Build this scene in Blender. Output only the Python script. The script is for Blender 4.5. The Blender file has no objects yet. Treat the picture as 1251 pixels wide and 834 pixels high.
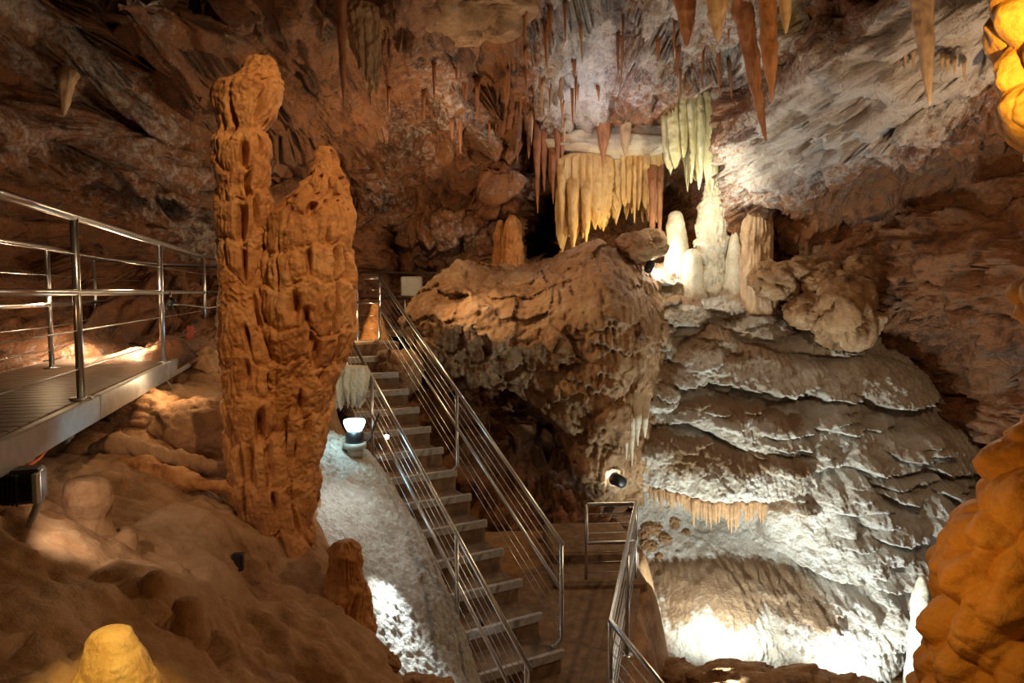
import bpy, math, random
import numpy as np
from mathutils import Vector

rng = np.random.default_rng(7)
random.seed(7)
SC = bpy.context.scene
COL = SC.collection

# ------------------------------------------------------------------ camera
F = 870.0
PITCH = math.atan(60.0 / F)
CP, SP = math.cos(PITCH), math.sin(PITCH)
cam = bpy.data.cameras.new('camera')
cam.sensor_width = 36.0
cam.lens = F / 1251.0 * 36.0
cam.clip_start = 0.05
cam.clip_end = 100
co = bpy.data.objects.new('camera', cam)
COL.objects.link(co)
co.rotation_euler = (math.pi / 2 - PITCH, 0, 0)
SC.camera = co


def P(px, py, d):
    """point seen at pixel px,py whose distance along the cave axis is d"""
    u = (px - 625.5) / F
    v = (py - 417.0) / F
    y = CP - v * SP
    z = -SP - v * CP
    return np.array([u * d / y, d, z * d / y])


# ------------------------------------------------------------------ noise
def _hash(ix, iy, iz, seed):
    h = (ix.astype(np.int64) * 374761393 + iy.astype(np.int64) * 668265263 + iz.astype(np.int64) * 2147483647 + seed * 974711) & 0xffffffff
    h = ((h ^ (h >> 13)) * 1274126177) & 0xffffffff
    h = ((h ^ (h >> 16)) * 2246822519) & 0xffffffff
    return h ^ (h >> 15)


def rnd(ix, iy, iz, seed):
    return (_hash(ix, iy, iz, seed) & 0xffffff) / float(0xffffff)


def perlin(p, seed=0):
    i = np.floor(p).astype(np.int64)
    f = p - i
    w = f * f * f * (f * (f * 6 - 15) + 10)
    out = 0
    for dx in (0, 1):
        wx = w[..., 0] if dx else 1 - w[..., 0]
        for dy in (0, 1):
            wy = w[..., 1] if dy else 1 - w[..., 1]
            for dz in (0, 1):
                wz = w[..., 2] if dz else 1 - w[..., 2]
                h = _hash(i[..., 0] + dx, i[..., 1] + dy, i[..., 2] + dz, seed)
                gx = ((h & 255) / 127.5 - 1)
                gy = (((h >> 8) & 255) / 127.5 - 1)
                gz = (((h >> 16) & 255) / 127.5 - 1)
                out = out + wx * wy * wz * (gx * (f[..., 0] - dx) + gy * (f[..., 1] - dy) + gz * (f[..., 2] - dz))
    return out


def fbm(p, octv=4, seed=0, gain=0.5):
    a, s, out = 1.0, 1.0, 0
    for k in range(octv):
        out = out + a * perlin(p * s, seed + k * 17)
        a *= gain
        s *= 2.03
    return out


def ridged(p, octv=4, seed=0):
    a, s, out = 1.0, 1.0, 0
    for k in range(octv):
        out = out + a * (1 - np.abs(perlin(p * s, seed + k * 17)) * 2)
        a *= 0.5
        s *= 2.07
    return out


def facets(p, seed=0, tilt=0.6):
    """broken-rock blocks: every cell is a tilted plane"""
    i0 = np.floor(p).astype(np.int64)
    best = np.full(p.shape[:-1], 1e9)
    second = np.full(p.shape[:-1], 1e9)
    val = np.zeros(p.shape[:-1])
    for dx in (-1, 0, 1):
        for dy in (-1, 0, 1):
            for dz in (-1, 0, 1):
                cx, cy, cz = i0[..., 0] + dx, i0[..., 1] + dy, i0[..., 2] + dz
                qx = cx + rnd(cx, cy, cz, seed)
                qy = cy + rnd(cx, cy, cz, seed + 1)
                qz = cz + rnd(cx, cy, cz, seed + 2)
                ex, ey, ez = p[..., 0] - qx, p[..., 1] - qy, p[..., 2] - qz
                d = ex * ex + ey * ey + ez * ez
                v = (rnd(cx, cy, cz, seed + 3) - .5) + tilt * ((rnd(cx, cy, cz, seed + 4) - .5) * ex + (rnd(cx, cy, cz, seed + 5) - .5) * ez) * 2
                m = d < best
                second = np.where(m, best, np.minimum(second, d))
                val = np.where(m, v, val)
                best = np.where(m, d, best)
    edge = np.sqrt(second) - np.sqrt(best)
    return val, edge


def sstep(a, b, x):
    t = np.clip((x - a) / (b - a), 0, 1)
    return t * t * (3 - 2 * t)


def tps(pts, vals, q, smooth=1e-3):
    pts = np.asarray(pts, float)
    vals = np.asarray(vals, float)
    n = len(pts)
    d = np.linalg.norm(pts[:, None] - pts[None], axis=2)
    K = np.where(d > 0, d * d * np.log(d + 1e-9), 0) + np.eye(n) * smooth
    A = np.zeros((n + 3, n + 3))
    A[:n, :n] = K
    A[:n, n] = 1
    A[:n, n + 1:] = pts
    A[n:, :n] = A[:n, n:].T
    b = np.zeros(n + 3)
    b[:n] = vals
    w = np.linalg.solve(A, b)
    flat = q.reshape(-1, 2)
    out = np.zeros(len(flat))
    for s in range(0, len(flat), 20000):
        c = flat[s:s + 20000]
        dd = np.linalg.norm(c[:, None] - pts[None], axis=2)
        kk = np.where(dd > 0, dd * dd * np.log(dd + 1e-9), 0)
        out[s:s + 20000] = kk @ w[:n] + w[n] + c @ w[n + 1:]
    return out.reshape(q.shape[:-1])


def inside(poly, X, Z):
    res = np.zeros(X.shape, bool)
    n = len(poly)
    j = n - 1
    for i in range(n):
        xi, zi = poly[i]
        xj, zj = poly[j]
        c = ((zi > Z) != (zj > Z)) & (X < (xj - xi) * (Z - zi) / (zj - zi + 1e-12) + xi)
        res ^= c
        j = i
    return res


def grid_normals(G):
    du = np.gradient(G, axis=1)
    dv = np.gradient(G, axis=0)
    n = np.cross(du, dv)
    n /= np.linalg.norm(n, axis=2, keepdims=True) + 1e-9
    return n


# ------------------------------------------------------------------ materials
MATS = {}


def newmat(name):
    m = bpy.data.materials.new(name)
    m.use_nodes = True
    nt = m.node_tree
    b = nt.nodes['Principled BSDF']
    MATS[name] = m
    return m, nt, b


def N(nt, t, **kw):
    n = nt.nodes.new(t)
    for k, v in kw.items():
        setattr(n, k, v)
    return n


def rock_mat(name, cols, scale=1.2, rough=.75, bump=.35, bscale=18, calcite=None, calc_amt=0.0, crack=0.0,
             stretch=(1, 1, 1), attr=False, spec=.3, bdist=.02, attr_noise=9.0, sharp=0.14, fine=.55):
    m, nt, b = newmat(name)
    L = nt.links
    tc = N(nt, 'ShaderNodeTexCoord')
    mp = N(nt, 'ShaderNodeMapping')
    mp.inputs['Scale'].default_value = stretch
    L.new(tc.outputs['Object'], mp.inputs['Vector'])
    n1 = N(nt, 'ShaderNodeTexNoise')
    n1.inputs['Scale'].default_value = scale
    n1.inputs['Detail'].default_value = 9
    n1.inputs['Roughness'].default_value = .66
    n1.inputs['Distortion'].default_value = .5
    L.new(mp.outputs[0], n1.inputs['Vector'])
    cr = N(nt, 'ShaderNodeValToRGB')
    el = cr.color_ramp.elements
    k = len(cols)
    while len(el) < k:
        el.new(.5)
    for i, c in enumerate(cols):
        el[i].position = .3 + .4 * i / (k - 1)
        el[i].color = (*c, 1)
    n4 = N(nt, 'ShaderNodeTexNoise')
    n4.inputs['Scale'].default_value = scale * 8
    n4.inputs['Detail'].default_value = 8
    n4.inputs['Roughness'].default_value = .7
    L.new(mp.outputs[0], n4.inputs['Vector'])
    ma = N(nt, 'ShaderNodeMath', operation='MULTIPLY_ADD')
    L.new(n4.outputs['Fac'], ma.inputs[0])
    ma.inputs[1].default_value = fine
    mb = N(nt, 'ShaderNodeMath', operation='MULTIPLY_ADD')
    L.new(n1.outputs['Fac'], mb.inputs[0])
    mb.inputs[1].default_value = 1.0
    mb.inputs[2].default_value = -fine * .5
    L.new(mb.outputs[0], ma.inputs[2])
    L.new(ma.outputs[0], cr.inputs['Fac'])
    out = cr.outputs['Color']
    n2 = N(nt, 'ShaderNodeTexNoise')
    n2.inputs['Scale'].default_value = bscale
    n2.inputs['Detail'].default_value = 7
    n2.inputs['Roughness'].default_value = .7
    L.new(mp.outputs[0], n2.inputs['Vector'])
    if calcite is not None:
        n3 = N(nt, 'ShaderNodeTexNoise')
        n3.inputs['Scale'].default_value = attr_noise
        n3.inputs['Detail'].default_value = 8
        n3.inputs['Roughness'].default_value = .75
        L.new(tc.outputs['Object'], n3.inputs['Vector'])
        ad = N(nt, 'ShaderNodeMath', operation='ADD')
        L.new(n3.outputs['Fac'], ad.inputs[0])
        if attr:
            at = N(nt, 'ShaderNodeAttribute', attribute_name='calcite')
            L.new(at.outputs['Fac'], ad.inputs[1])
        else:
            ad.inputs[1].default_value = calc_amt
        mr = N(nt, 'ShaderNodeMapRange', interpolation_type='SMOOTHSTEP')
        mr.inputs['From Min'].default_value = .72 - sharp
        mr.inputs['From Max'].default_value = .72 + sharp
        L.new(ad.outputs[0], mr.inputs['Value'])
        mx = N(nt, 'ShaderNodeMix', data_type='RGBA')
        L.new(mr.outputs[0], mx.inputs[0])
        L.new(out, mx.inputs[6])
        mx.inputs[7].default_value = (*calcite, 1)
        out = mx.outputs[2]
    h = n2.outputs['Fac']
    if crack > 0:
        vo = N(nt, 'ShaderNodeTexVoronoi', feature='DISTANCE_TO_EDGE')
        vo.inputs['Scale'].default_value = 2.2
        nw = N(nt, 'ShaderNodeMix', data_type='VECTOR')
        nw.inputs[0].default_value = .12
        L.new(mp.outputs[0], nw.inputs[4])
        L.new(n1.outputs['Color'], nw.inputs[5])
        L.new(nw.outputs[1], vo.inputs['Vector'])
        mr2 = N(nt, 'ShaderNodeMapRange')
        mr2.inputs['From Max'].default_value = .03
        L.new(vo.outputs['Distance'], mr2.inputs['Value'])
        mm = N(nt, 'ShaderNodeMath', operation='MULTIPLY_ADD')
        L.new(mr2.outputs[0], mm.inputs[0])
        mm.inputs[1].default_value = crack
        L.new(n2.outputs['Fac'], mm.inputs[2])
        h = mm.outputs[0]
    bp = N(nt, 'ShaderNodeBump')
    bp.inputs['Strength'].default_value = bump
    bp.inputs['Distance'].default_value = bdist * 2.2
    L.new(h, bp.inputs['Height'])
    L.new(bp.outputs[0], b.inputs['Normal'])
    L.new(out, b.inputs['Base Color'])
    b.inputs['Roughness'].default_value = rough
    b.inputs['Specular IOR Level'].default_value = spec
    return m


def plain(name, col, rough=.5, metal=0.0, var=.15, scale=12, bump=0.0, spec=.5):
    m, nt, b = newmat(name)
    L = nt.links
    tc = N(nt, 'ShaderNodeTexCoord')
    n1 = N(nt, 'ShaderNodeTexNoise')
    n1.inputs['Scale'].default_value = scale
    n1.inputs['Detail'].default_value = 6
    L.new(tc.outputs['Object'], n1.inputs['Vector'])
    cr = N(nt, 'ShaderNodeValToRGB')
    cr.color_ramp.elements[0].position = .3
    cr.color_ramp.elements[1].position = .7
    cr.color_ramp.elements[0].color = (*[c * (1 - var) for c in col], 1)
    cr.color_ramp.elements[1].color = (*[min(1, c * (1 + var)) for c in col], 1)
    L.new(n1.outputs['Fac'], cr.inputs['Fac'])
    L.new(cr.outputs[0], b.inputs['Base Color'])
    b.inputs['Roughness'].default_value = rough
    b.inputs['Metallic'].default_value = metal
    b.inputs['Specular IOR Level'].default_value = spec
    if bump:
        bp = N(nt, 'ShaderNodeBump')
        bp.inputs['Strength'].default_value = bump
        bp.inputs['Distance'].default_value = .01
        L.new(n1.outputs['Fac'], bp.inputs['Height'])
        L.new(bp.outputs[0], b.inputs['Normal'])
    return m


def glow(name, col, s):
    m, nt, b = newmat(name)
    b.inputs['Base Color'].default_value = (*col, 1)
    b.inputs['Emission Color'].default_value = (*col, 1)
    b.inputs['Emission Strength'].default_value = s
    return m


rock_mat('wall_rock', [(.04, .017, .009), (.17, .066, .025), (.33, .135, .05), (.21, .105, .058), (.38, .23, .13)], scale=.9, rough=.6,
         bump=.9, bscale=7, calcite=(.62, .56, .53), attr=True, crack=.12, bdist=.06, spec=.45)
rock_mat('outcrop_rock', [(.11, .055, .026), (.31, .165, .075), (.40, .24, .125), (.5, .36, .24)], scale=1.1, rough=.75, bump=.8, bscale=9,
         calcite=(.68, .6, .5), calc_amt=.02, bdist=.035)
rock_mat('floor_rock', [(.2, .1, .045), (.33, .175, .08), (.42, .25, .13), (.5, .33, .2)], scale=1.3, rough=.8, bump=.55, bscale=16, bdist=.02,
         calcite=(.6, .46, .34), calc_amt=-.05)
rock_mat('white_calcite', [(.44, .36, .28), (.62, .56, .48), (.74, .7, .64), (.8, .78, .74)], scale=1.0, rough=.7, bump=1.0, bscale=22, bdist=.03)
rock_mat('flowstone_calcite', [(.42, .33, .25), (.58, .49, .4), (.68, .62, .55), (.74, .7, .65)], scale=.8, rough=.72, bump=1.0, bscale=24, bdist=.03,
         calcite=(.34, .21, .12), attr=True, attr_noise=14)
rock_mat('orange_calcite', [(.24, .085, .024), (.46, .19, .055), (.58, .27, .085), (.62, .33, .13)], scale=2.6, rough=.55, bump=.6, bscale=20, bdist=.02, spec=.4)
rock_mat('red_calcite', [(.2, .07, .03), (.42, .18, .08), (.52, .26, .13)], scale=2.5, rough=.5, bump=.5, bscale=24, stretch=(1, 1, .3), spec=.5)
rock_mat('tan_calcite', [(.36, .21, .12), (.55, .37, .22), (.66, .5, .34)], scale=2.5, rough=.55, bump=.5, bscale=22, stretch=(1, 1, .3), spec=.45)
rock_mat('yellow_calcite', [(.48, .25, .08), (.68, .44, .17), (.76, .58, .3)], scale=3, rough=.45, bump=.5, bscale=22, stretch=(1, 1, .35), spec=.5)
rock_mat('green_calcite', [(.52, .44, .2), (.7, .63, .36), (.78, .76, .56)], scale=4, rough=.45, bump=.6, bscale=26, stretch=(1, 1, .35), spec=.5)
rock_mat('cream_calcite', [(.5, .4, .27), (.68, .58, .43), (.78, .72, .6)], scale=3, rough=.55, bump=.6, bscale=24, spec=.4)
rock_mat('amber_calcite', [(.5, .22, .04), (.66, .33, .07), (.72, .42, .12)], scale=2.5, rough=.5, bump=.5, bscale=16, spec=.4)
plain('steel', (.6, .62, .66), rough=.28, metal=1.0, var=.08, scale=8)
plain('galvanised', (.45, .45, .45), rough=.45, metal=.7, var=.12, scale=14)
plain('concrete', (.2, .125, .075), rough=.85, var=.35, scale=9, bump=.5)
plain('nosing', (.42, .4, .38), rough=.6, var=.2, scale=22, bump=.3)
plain('deck', (.17, .12, .085), rough=.42, var=.3, scale=7, bump=.3)
plain('black_plastic', (.012, .012, .014), rough=.4, var=.3)
plain('grey_plastic', (.36, .35, .31), rough=.5, var=.1)
plain('rust_red', (.3, .05, .025), rough=.6, var=.3)
plain('cable_black', (.015, .013, .012), rough=.5)
plain('cable_orange', (.6, .12, .02), rough=.5)
glow('lamp_cool', (.55, .95, 1.0), 14)
glow('lamp_white', (.9, .97, 1.0), 25)
glow('lamp_warm', (1.0, .85, .6), 18)


# ------------------------------------------------------------------ objects
ORG = {}


def mk(name, verts, faces, mat, parent=None, origin=None, smooth=True, attrs=None):
    verts = np.asarray(verts, float)
    if parent is not None:
        origin = ORG[parent.name]
    if origin is None:
        i = np.argmin(verts[:, 2])
        origin = np.array([verts[:, 0].mean(), verts[:, 1].mean(), verts[i, 2]])
    origin = np.asarray(origin, float)
    me = bpy.data.meshes.new(name)
    faces = [list(map(int, f)) for f in faces] if not isinstance(faces, np.ndarray) else faces
    if isinstance(faces, np.ndarray):
        nf, k = faces.shape
        me.vertices.add(len(verts))
        me.vertices.foreach_set('co', (verts - origin).astype(np.float32).ravel())
        me.loops.add(nf * k)
        me.loops.foreach_set('vertex_index', faces.astype(np.int32).ravel())
        me.polygons.add(nf)
        me.polygons.foreach_set('loop_start', (np.arange(nf) * k).astype(np.int32))
        me.polygons.foreach_set('loop_total', np.full(nf, k, np.int32))
        me.update(calc_edges=True)
        me.validate()
    else:
        me.from_pydata((verts - origin).tolist(), [], faces)
        me.update()
    if smooth:
        me.polygons.foreach_set('use_smooth', np.ones(len(me.polygons), bool))
    if attrs:
        for k, v in attrs.items():
            a = me.attributes.new(k, 'FLOAT', 'POINT')
            a.data.foreach_set('value', np.asarray(v, np.float32).ravel())
    me.materials.append(MATS[mat] if isinstance(mat, str) else mat)
    o = bpy.data.objects.new(name, me)
    COL.objects.link(o)
    if parent is not None:
        o.parent = parent
    else:
        o.location = origin
    ORG[o.name] = origin
    return o


def thing(name, loc, label, cat, group=None):
    o = bpy.data.objects.new(name, None)
    COL.objects.link(o)
    o.location = loc
    o.empty_display_size = .1
    ORG[o.name] = np.asarray(loc, float)
    return tag(o, label, cat, group)


def tag(o, label, cat, group=None):
    o['label'] = label
    o['category'] = cat
    if group:
        o['group'] = group
    return o


def struct(o):
    o['kind'] = 'structure'
    return o


def grid_mesh(name, G, mat, mask=None, flip=False, parent=None, origin=None, attrs=None, smooth=True, wrap=False):
    m, n = G.shape[:2]
    idx = np.arange(m * n).reshape(m, n)
    if wrap:
        idx = np.concatenate([idx, idx[:, :1]], axis=1)
    q = np.stack([idx[:-1, :-1], idx[:-1, 1:], idx[1:, 1:], idx[1:, :-1]], axis=-1)
    if mask is not None:
        q = q[mask]
    q = q.reshape(-1, 4)
    if flip:
        q = q[:, ::-1]
    used = np.unique(q)
    re = np.zeros(m * n, int)
    re[used] = np.arange(len(used))
    v = G.reshape(-1, 3)[used]
    at = {k: a.reshape(-1)[used] for k, a in attrs.items()} if attrs else None
    return mk(name, v, re[q], mat, parent=parent, origin=origin, attrs=at, smooth=smooth)


def box_geo(c, sx, sy, sz, rot=0.0):
    """box centred on c; turned about z by rot; edges bevelled by chamfer corners"""
    v, f = [], []
    b = min(sx, sy, sz) * .12
    hs = (sx / 2, sy / 2, sz / 2)
    pts = {}
    for X in (-1, 1):
        for Y in (-1, 1):
            for Z in (-1, 1):
                for ax in range(3):
                    q = [X * (hs[0] - b), Y * (hs[1] - b), Z * (hs[2] - b)]
                    q[ax] = (X, Y, Z)[ax] * hs[ax]
                    pts[(X, Y, Z, ax)] = len(v)
                    v.append(q)
    for ax in range(3):
        o1, o2 = [(1, 2), (0, 2), (0, 1)][ax]
        for s in (-1, 1):
            loop = []
            for a, bb in ((-1, -1), (1, -1), (1, 1), (-1, 1)):
                k = [0, 0, 0]
                k[ax] = s
                k[o1] = a
                k[o2] = bb
                loop.append(pts[(*k, ax)])
            if (s > 0) == (ax == 1):
                loop = loop[::-1]
            f.append(loop)
    for ax in range(3):
        o1, o2 = [(1, 2), (0, 2), (0, 1)][ax]
        for a in (-1, 1):
            for bb in (-1, 1):
                k0, k1 = [0, 0, 0], [0, 0, 0]
                k0[ax], k1[ax] = -1, 1
                k0[o1] = k1[o1] = a
                k0[o2] = k1[o2] = bb
                f.append([pts[(*k0, o1)], pts[(*k1, o1)], pts[(*k1, o2)], pts[(*k0, o2)]])
    for X in (-1, 1):
        for Y in (-1, 1):
            for Z in (-1, 1):
                f.append([pts[(X, Y, Z, 0)], pts[(X, Y, Z, 1)], pts[(X, Y, Z, 2)]])
    v = np.array(v)
    cr, sr = math.cos(rot), math.sin(rot)
    v = np.stack([v[:, 0] * cr - v[:, 1] * sr, v[:, 0] * sr + v[:, 1] * cr, v[:, 2]], 1) + np.asarray(c)
    return v, f


def merge(geos):
    V, Fc, o = [], [], 0
    for v, f in geos:
        V.append(np.asarray(v))
        Fc += [[int(i) + o for i in q] for q in f]
        o += len(v)
    return np.concatenate(V), Fc


def tube_geo(path, r, n=10):
    path = [np.asarray(p, float) for p in path]
    m = len(path)
    rs = r if hasattr(r, '__len__') else [r] * m
    V, Fc = [], []
    prev = None
    for i in range(m):
        if i == 0:
            t = path[1] - path[0]
        elif i == m - 1:
            t = path[-1] - path[-2]
        else:
            a = path[i] - path[i - 1]
            b = path[i + 1] - path[i]
            t = a / (np.linalg.norm(a) + 1e-9) + b / (np.linalg.norm(b) + 1e-9)
        t = t / (np.linalg.norm(t) + 1e-9)
        if prev is None:
            ref = np.array([0, 0, 1.]) if abs(t[2]) < .9 else np.array([1., 0, 0])
            u = np.cross(t, ref)
        else:
            u = prev - t * np.dot(prev, t)
        u /= np.linalg.norm(u) + 1e-9
        prev = u
        w = np.cross(t, u)
        k = 1.0
        if 0 < i < m - 1:
            a = path[i] - path[i - 1]
            a /= np.linalg.norm(a) + 1e-9
            k = 1 / max(.5, abs(np.dot(a, t)))
        for j in range(n):
            an = 2 * math.pi * j / n
            V.append(path[i] + rs[i] * k * (u * math.cos(an) + w * math.sin(an)))
    for i in range(m - 1):
        for j in range(n):
            a, b = i * n + j, i * n + (j + 1) % n
            Fc.append([a, b, b + n, a + n])
    Fc.append(list(range(n))[::-1])
    Fc.append([(m - 1) * n + j for j in range(n)])
    return np.array(V), Fc


def tubes(name, paths, r, mat, parent=None, n=10, origin=None):
    v, f = merge([tube_geo(p, r, n) for p in paths])
    return mk(name, v, f, mat, parent=parent, origin=origin)


# ------------------------------------------------------------------ rock bodies
def spire(name, prof, mat, nth=64, nz=160, amp=.06, nscale=5.0, seed=1, flat=1.0, parent=None, origin=None, extra=None, rough=.25):
    """a dripstone body: prof is a list of (px_left, px_right, py, depth) rows from one end to the other"""
    rows = []
    for l, r, y, d in prof:
        a, b = P(l, y, d), P(r, y, d)
        rows.append([*(a + b) / 2, np.linalg.norm(b - a) / 2])
    rows = np.array(rows)
    s = np.concatenate([[0], np.cumsum(np.linalg.norm(np.diff(rows[:, :3], axis=0), axis=1) + 1e-4)])
    q = np.linspace(0, s[-1], nz)
    C = np.stack([np.interp(q, s, rows[:, k]) for k in range(4)], 1)
    k = max(1, nz // 140)
    ker = np.ones(2 * k + 1) / (2 * k + 1)
    for c in range(4):
        pad = np.concatenate([np.full(k, C[0, c]), C[:, c], np.full(k, C[-1, c])])
        C[:, c] = np.convolve(pad, ker, 'valid')
    th = np.linspace(0, 2 * np.pi, nth, endpoint=False)
    R = C[:, 3][:, None]
    X = C[:, 0][:, None] + R * np.cos(th)
    Y = C[:, 1][:, None] + R * np.sin(th) * flat
    Z = C[:, 2][:, None] + 0 * th[None]
    pn = np.stack([X, Y, Z], 2) * nscale + seed * 7.3
    d = amp * (fbm(pn, 4, seed)) * np.minimum(1, R / (amp * 3 + 1e-6))
    if extra is not None:
        d = d + extra(th[None] + 0 * R, Z, R)
    taper = np.ones(nz)
    X = X + d * np.cos(th)
    Y = Y + d * np.sin(th)
    G = np.stack([X, Y, Z], 2)
    c0 = G[0].mean(0)
    c1 = G[-1].mean(0)
    G[0] = c0 + (G[0] - c0) * .3
    G[-1] = c1 + (G[-1] - c1) * .3
    up = C[-1, 2] > C[0, 2]
    m, n = G.shape[:2]
    V = np.concatenate([G.reshape(-1, 3), [c0], [c1]])
    idx = np.arange(m * n).reshape(m, n)
    idx2 = np.concatenate([idx, idx[:, :1]], 1)
    q4 = np.stack([idx2[:-1, :-1], idx2[:-1, 1:], idx2[1:, 1:], idx2[1:, :-1]], -1).reshape(-1, 4).tolist()
    for j in range(n):
        a, b = j, (j + 1) % n
        q4.append([b, a, m * n])
        q4.append([(m - 1) * n + a, (m - 1) * n + b, m * n + 1])
    if not up:
        q4 = [f[::-1] for f in q4]
    return mk(name, V, q4, mat, parent=parent, origin=origin)


def tier_fn(seed, H, A, freq, fa, warp=.5, lump=.03):
    """rounded dripping tiers: each swells at its top and draws in below, with flutes running down it"""
    def fn(th, Z, R):
        cx, sx = np.cos(th), np.sin(th)
        p = np.stack([cx * 1.3, sx * 1.3, Z * 1.2 / max(H, .01) * .4 + seed], 2)
        zz = Z / H + warp * perlin(p * 1.6, seed) * 1.6 + .6 * perlin(p * .7 + 9, seed + 3)
        k = np.floor(zz)
        v = zz - k
        rr = rnd(k.astype(np.int64), 0 * k.astype(np.int64), 0 * k.astype(np.int64), seed)
        prot = (v ** .8) * (1 - sstep(.82, 1.0, v)) * (.5 + .8 * rr)
        fl = np.abs(perlin(np.stack([th * freq / 6.283 * 2 + k * 3.7, Z * 1.2 + k, 0 * Z + seed], 2), seed + 8)) * 2.2
        flm = sstep(.02, .3, v) * (1 - sstep(.7, .95, v))
        lumps = fbm(np.stack([cx * R, sx * R, Z], 2) * 14, 3, seed + 5)
        return A * prot - fa * (1 - np.clip(fl, 0, 1)) ** 2 * flm + lump * lumps
    return fn


def stalactite(prof, mat, label, seed, name='stalactite', cat='stalactite', group=None, amp=.02, nth=20, nz=50, flat=1.0):
    o = spire(name, prof, mat, nth=nth, nz=nz, amp=amp, nscale=6, seed=seed, flat=flat)
    return tag(o, label, cat, group)


def fluted(name, l, r, yt, yb, d, mat, nfl, jag, seed, flat=.35, fa=.3, taper=.25, parent=None, origin=None, nth=240, nz=60, slant=0.0,
           lean=0.0, topr=.6, edge=None):
    """hanging fluted curtain: elliptical in plan, grooved all round, hem of uneven points"""
    a, b = P(l, yt, d), P(r, yt, d)
    c = (a + b) / 2
    rx = np.linalg.norm(b - a) / 2
    zb = P((l + r) / 2, yb, d)[2]
    zt = c[2]
    th = np.linspace(0, 2 * np.pi, nth, endpoint=False)
    t = np.linspace(0, 1, nz)
    T, TH = np.meshgrid(t, th, indexing='ij')
    ph = TH * nfl / 2 + 2.0 * perlin(np.stack([np.cos(TH) * 2, np.sin(TH) * 2, 0 * TH + seed], 2), seed) + .6 * perlin(np.stack([np.cos(TH) * 3, np.sin(TH) * 3, T * 2], 2), seed + 2)
    rid = np.abs(np.cos(ph))
    k = np.floor(ph / np.pi + .5)
    lenr = rnd(k.astype(np.int64), 0 * k.astype(np.int64), 0 * k.astype(np.int64), seed)
    ln = 1 - jag * (1 - (.35 + .65 * lenr) * rid ** .8)
    if edge is not None:
        ln = ln * np.interp(np.cos(TH), *edge)
    prof = np.interp(T, [0, .02, .08, .25, .8, 1], [.0, topr, .92, 1.0, 1 - taper * .6, 1 - taper * 1.4])
    rr = prof * (1 - fa * (1 - rid))
    tipin = 1 - .35 * sstep(.85, 1, T)
    X = c[0] + rx * rr * np.cos(TH) * tipin ** .3 + slant * T
    Yy = c[1] + rx * flat * rr * np.sin(TH) * tipin
    Z = zt + (zb - zt) * T * ln
    nn = fbm(np.stack([X, Yy, Z], 2) * 9, 3, seed)
    X = X + .02 * nn
    Yy = Yy + .03 * nn + lean * T
    G = np.stack([X, Yy, Z], 2)
    return grid_mesh(name, G, mat, wrap=True, parent=parent, origin=origin, flip=True)


def relief(poly, ctrl, res, warp=1e-3):
    """rock face given by outline and inner points (px, py, depth); returns grid + face mask"""
    pp = np.array([P(*q) for q in poly])
    cc = np.array([P(*q) for q in ctrl])
    allp = np.concatenate([pp, cc])
    x0, x1 = pp[:, 0].min() - res, pp[:, 0].max() + res
    z0, z1 = pp[:, 2].min() - res, pp[:, 2].max() + res
    xs = np.arange(x0, x1, res)
    zs = np.arange(z0, z1, res)
    X, Z = np.meshgrid(xs, zs)
    Y = tps(allp[:, [0, 2]], allp[:, 1], np.stack([X, Z], 2), warp)
    m = inside(pp[:, [0, 2]], (X[:-1, :-1] + X[1:, 1:]) / 2, (Z[:-1, :-1] + Z[1:, 1:]) / 2)
    return X, Y, Z, m


DOME_TOP = {}


def domes(X, Z, lst, seed=0, fringe=.05, ffreq=16, under=.05):
    """overlapping flowstone lobes; each bulges out to a dripping lip and cuts back under it"""
    out = np.zeros(X.shape)
    top = np.zeros(X.shape)
    jag = np.abs(perlin(np.stack([X * ffreq, Z * .4, 0 * X + seed], 2), seed)) * 2.2
    jag2 = np.abs(perlin(np.stack([X * ffreq * .37, Z * .3, 0 * X + seed], 2), seed + 5)) * 2
    for (cx, cz, w, h, p, tilt) in lst:
        u = (X - cx) / w
        side = np.clip(1 - u * u, 0, 1)
        lip = cz + tilt * (X - cx) + .22 * h * u * u - fringe * jag * (.4 + .6 * jag2)
        hh = h * np.sqrt(side) + 1e-4
        v = (Z - lip) / hh
        prot = p * np.sqrt(np.clip(1 - np.clip(v, 0, 1) ** 2, 0, 1)) * side ** .5
        prot = prot * sstep(-under / h, 0, v)
        prot = np.where(np.abs(u) < 1, prot, 0)
        top = np.where(prot > out, v, top)
        out = np.maximum(out, prot)
    DOME_TOP['v'] = top
    return out


def W(px, py, d, wpx, hpx, p, tilt=0.0):
    q = P(px, py, d)
    return (q[0], q[2], wpx / F * d, hpx / F * d, p, tilt)


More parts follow.
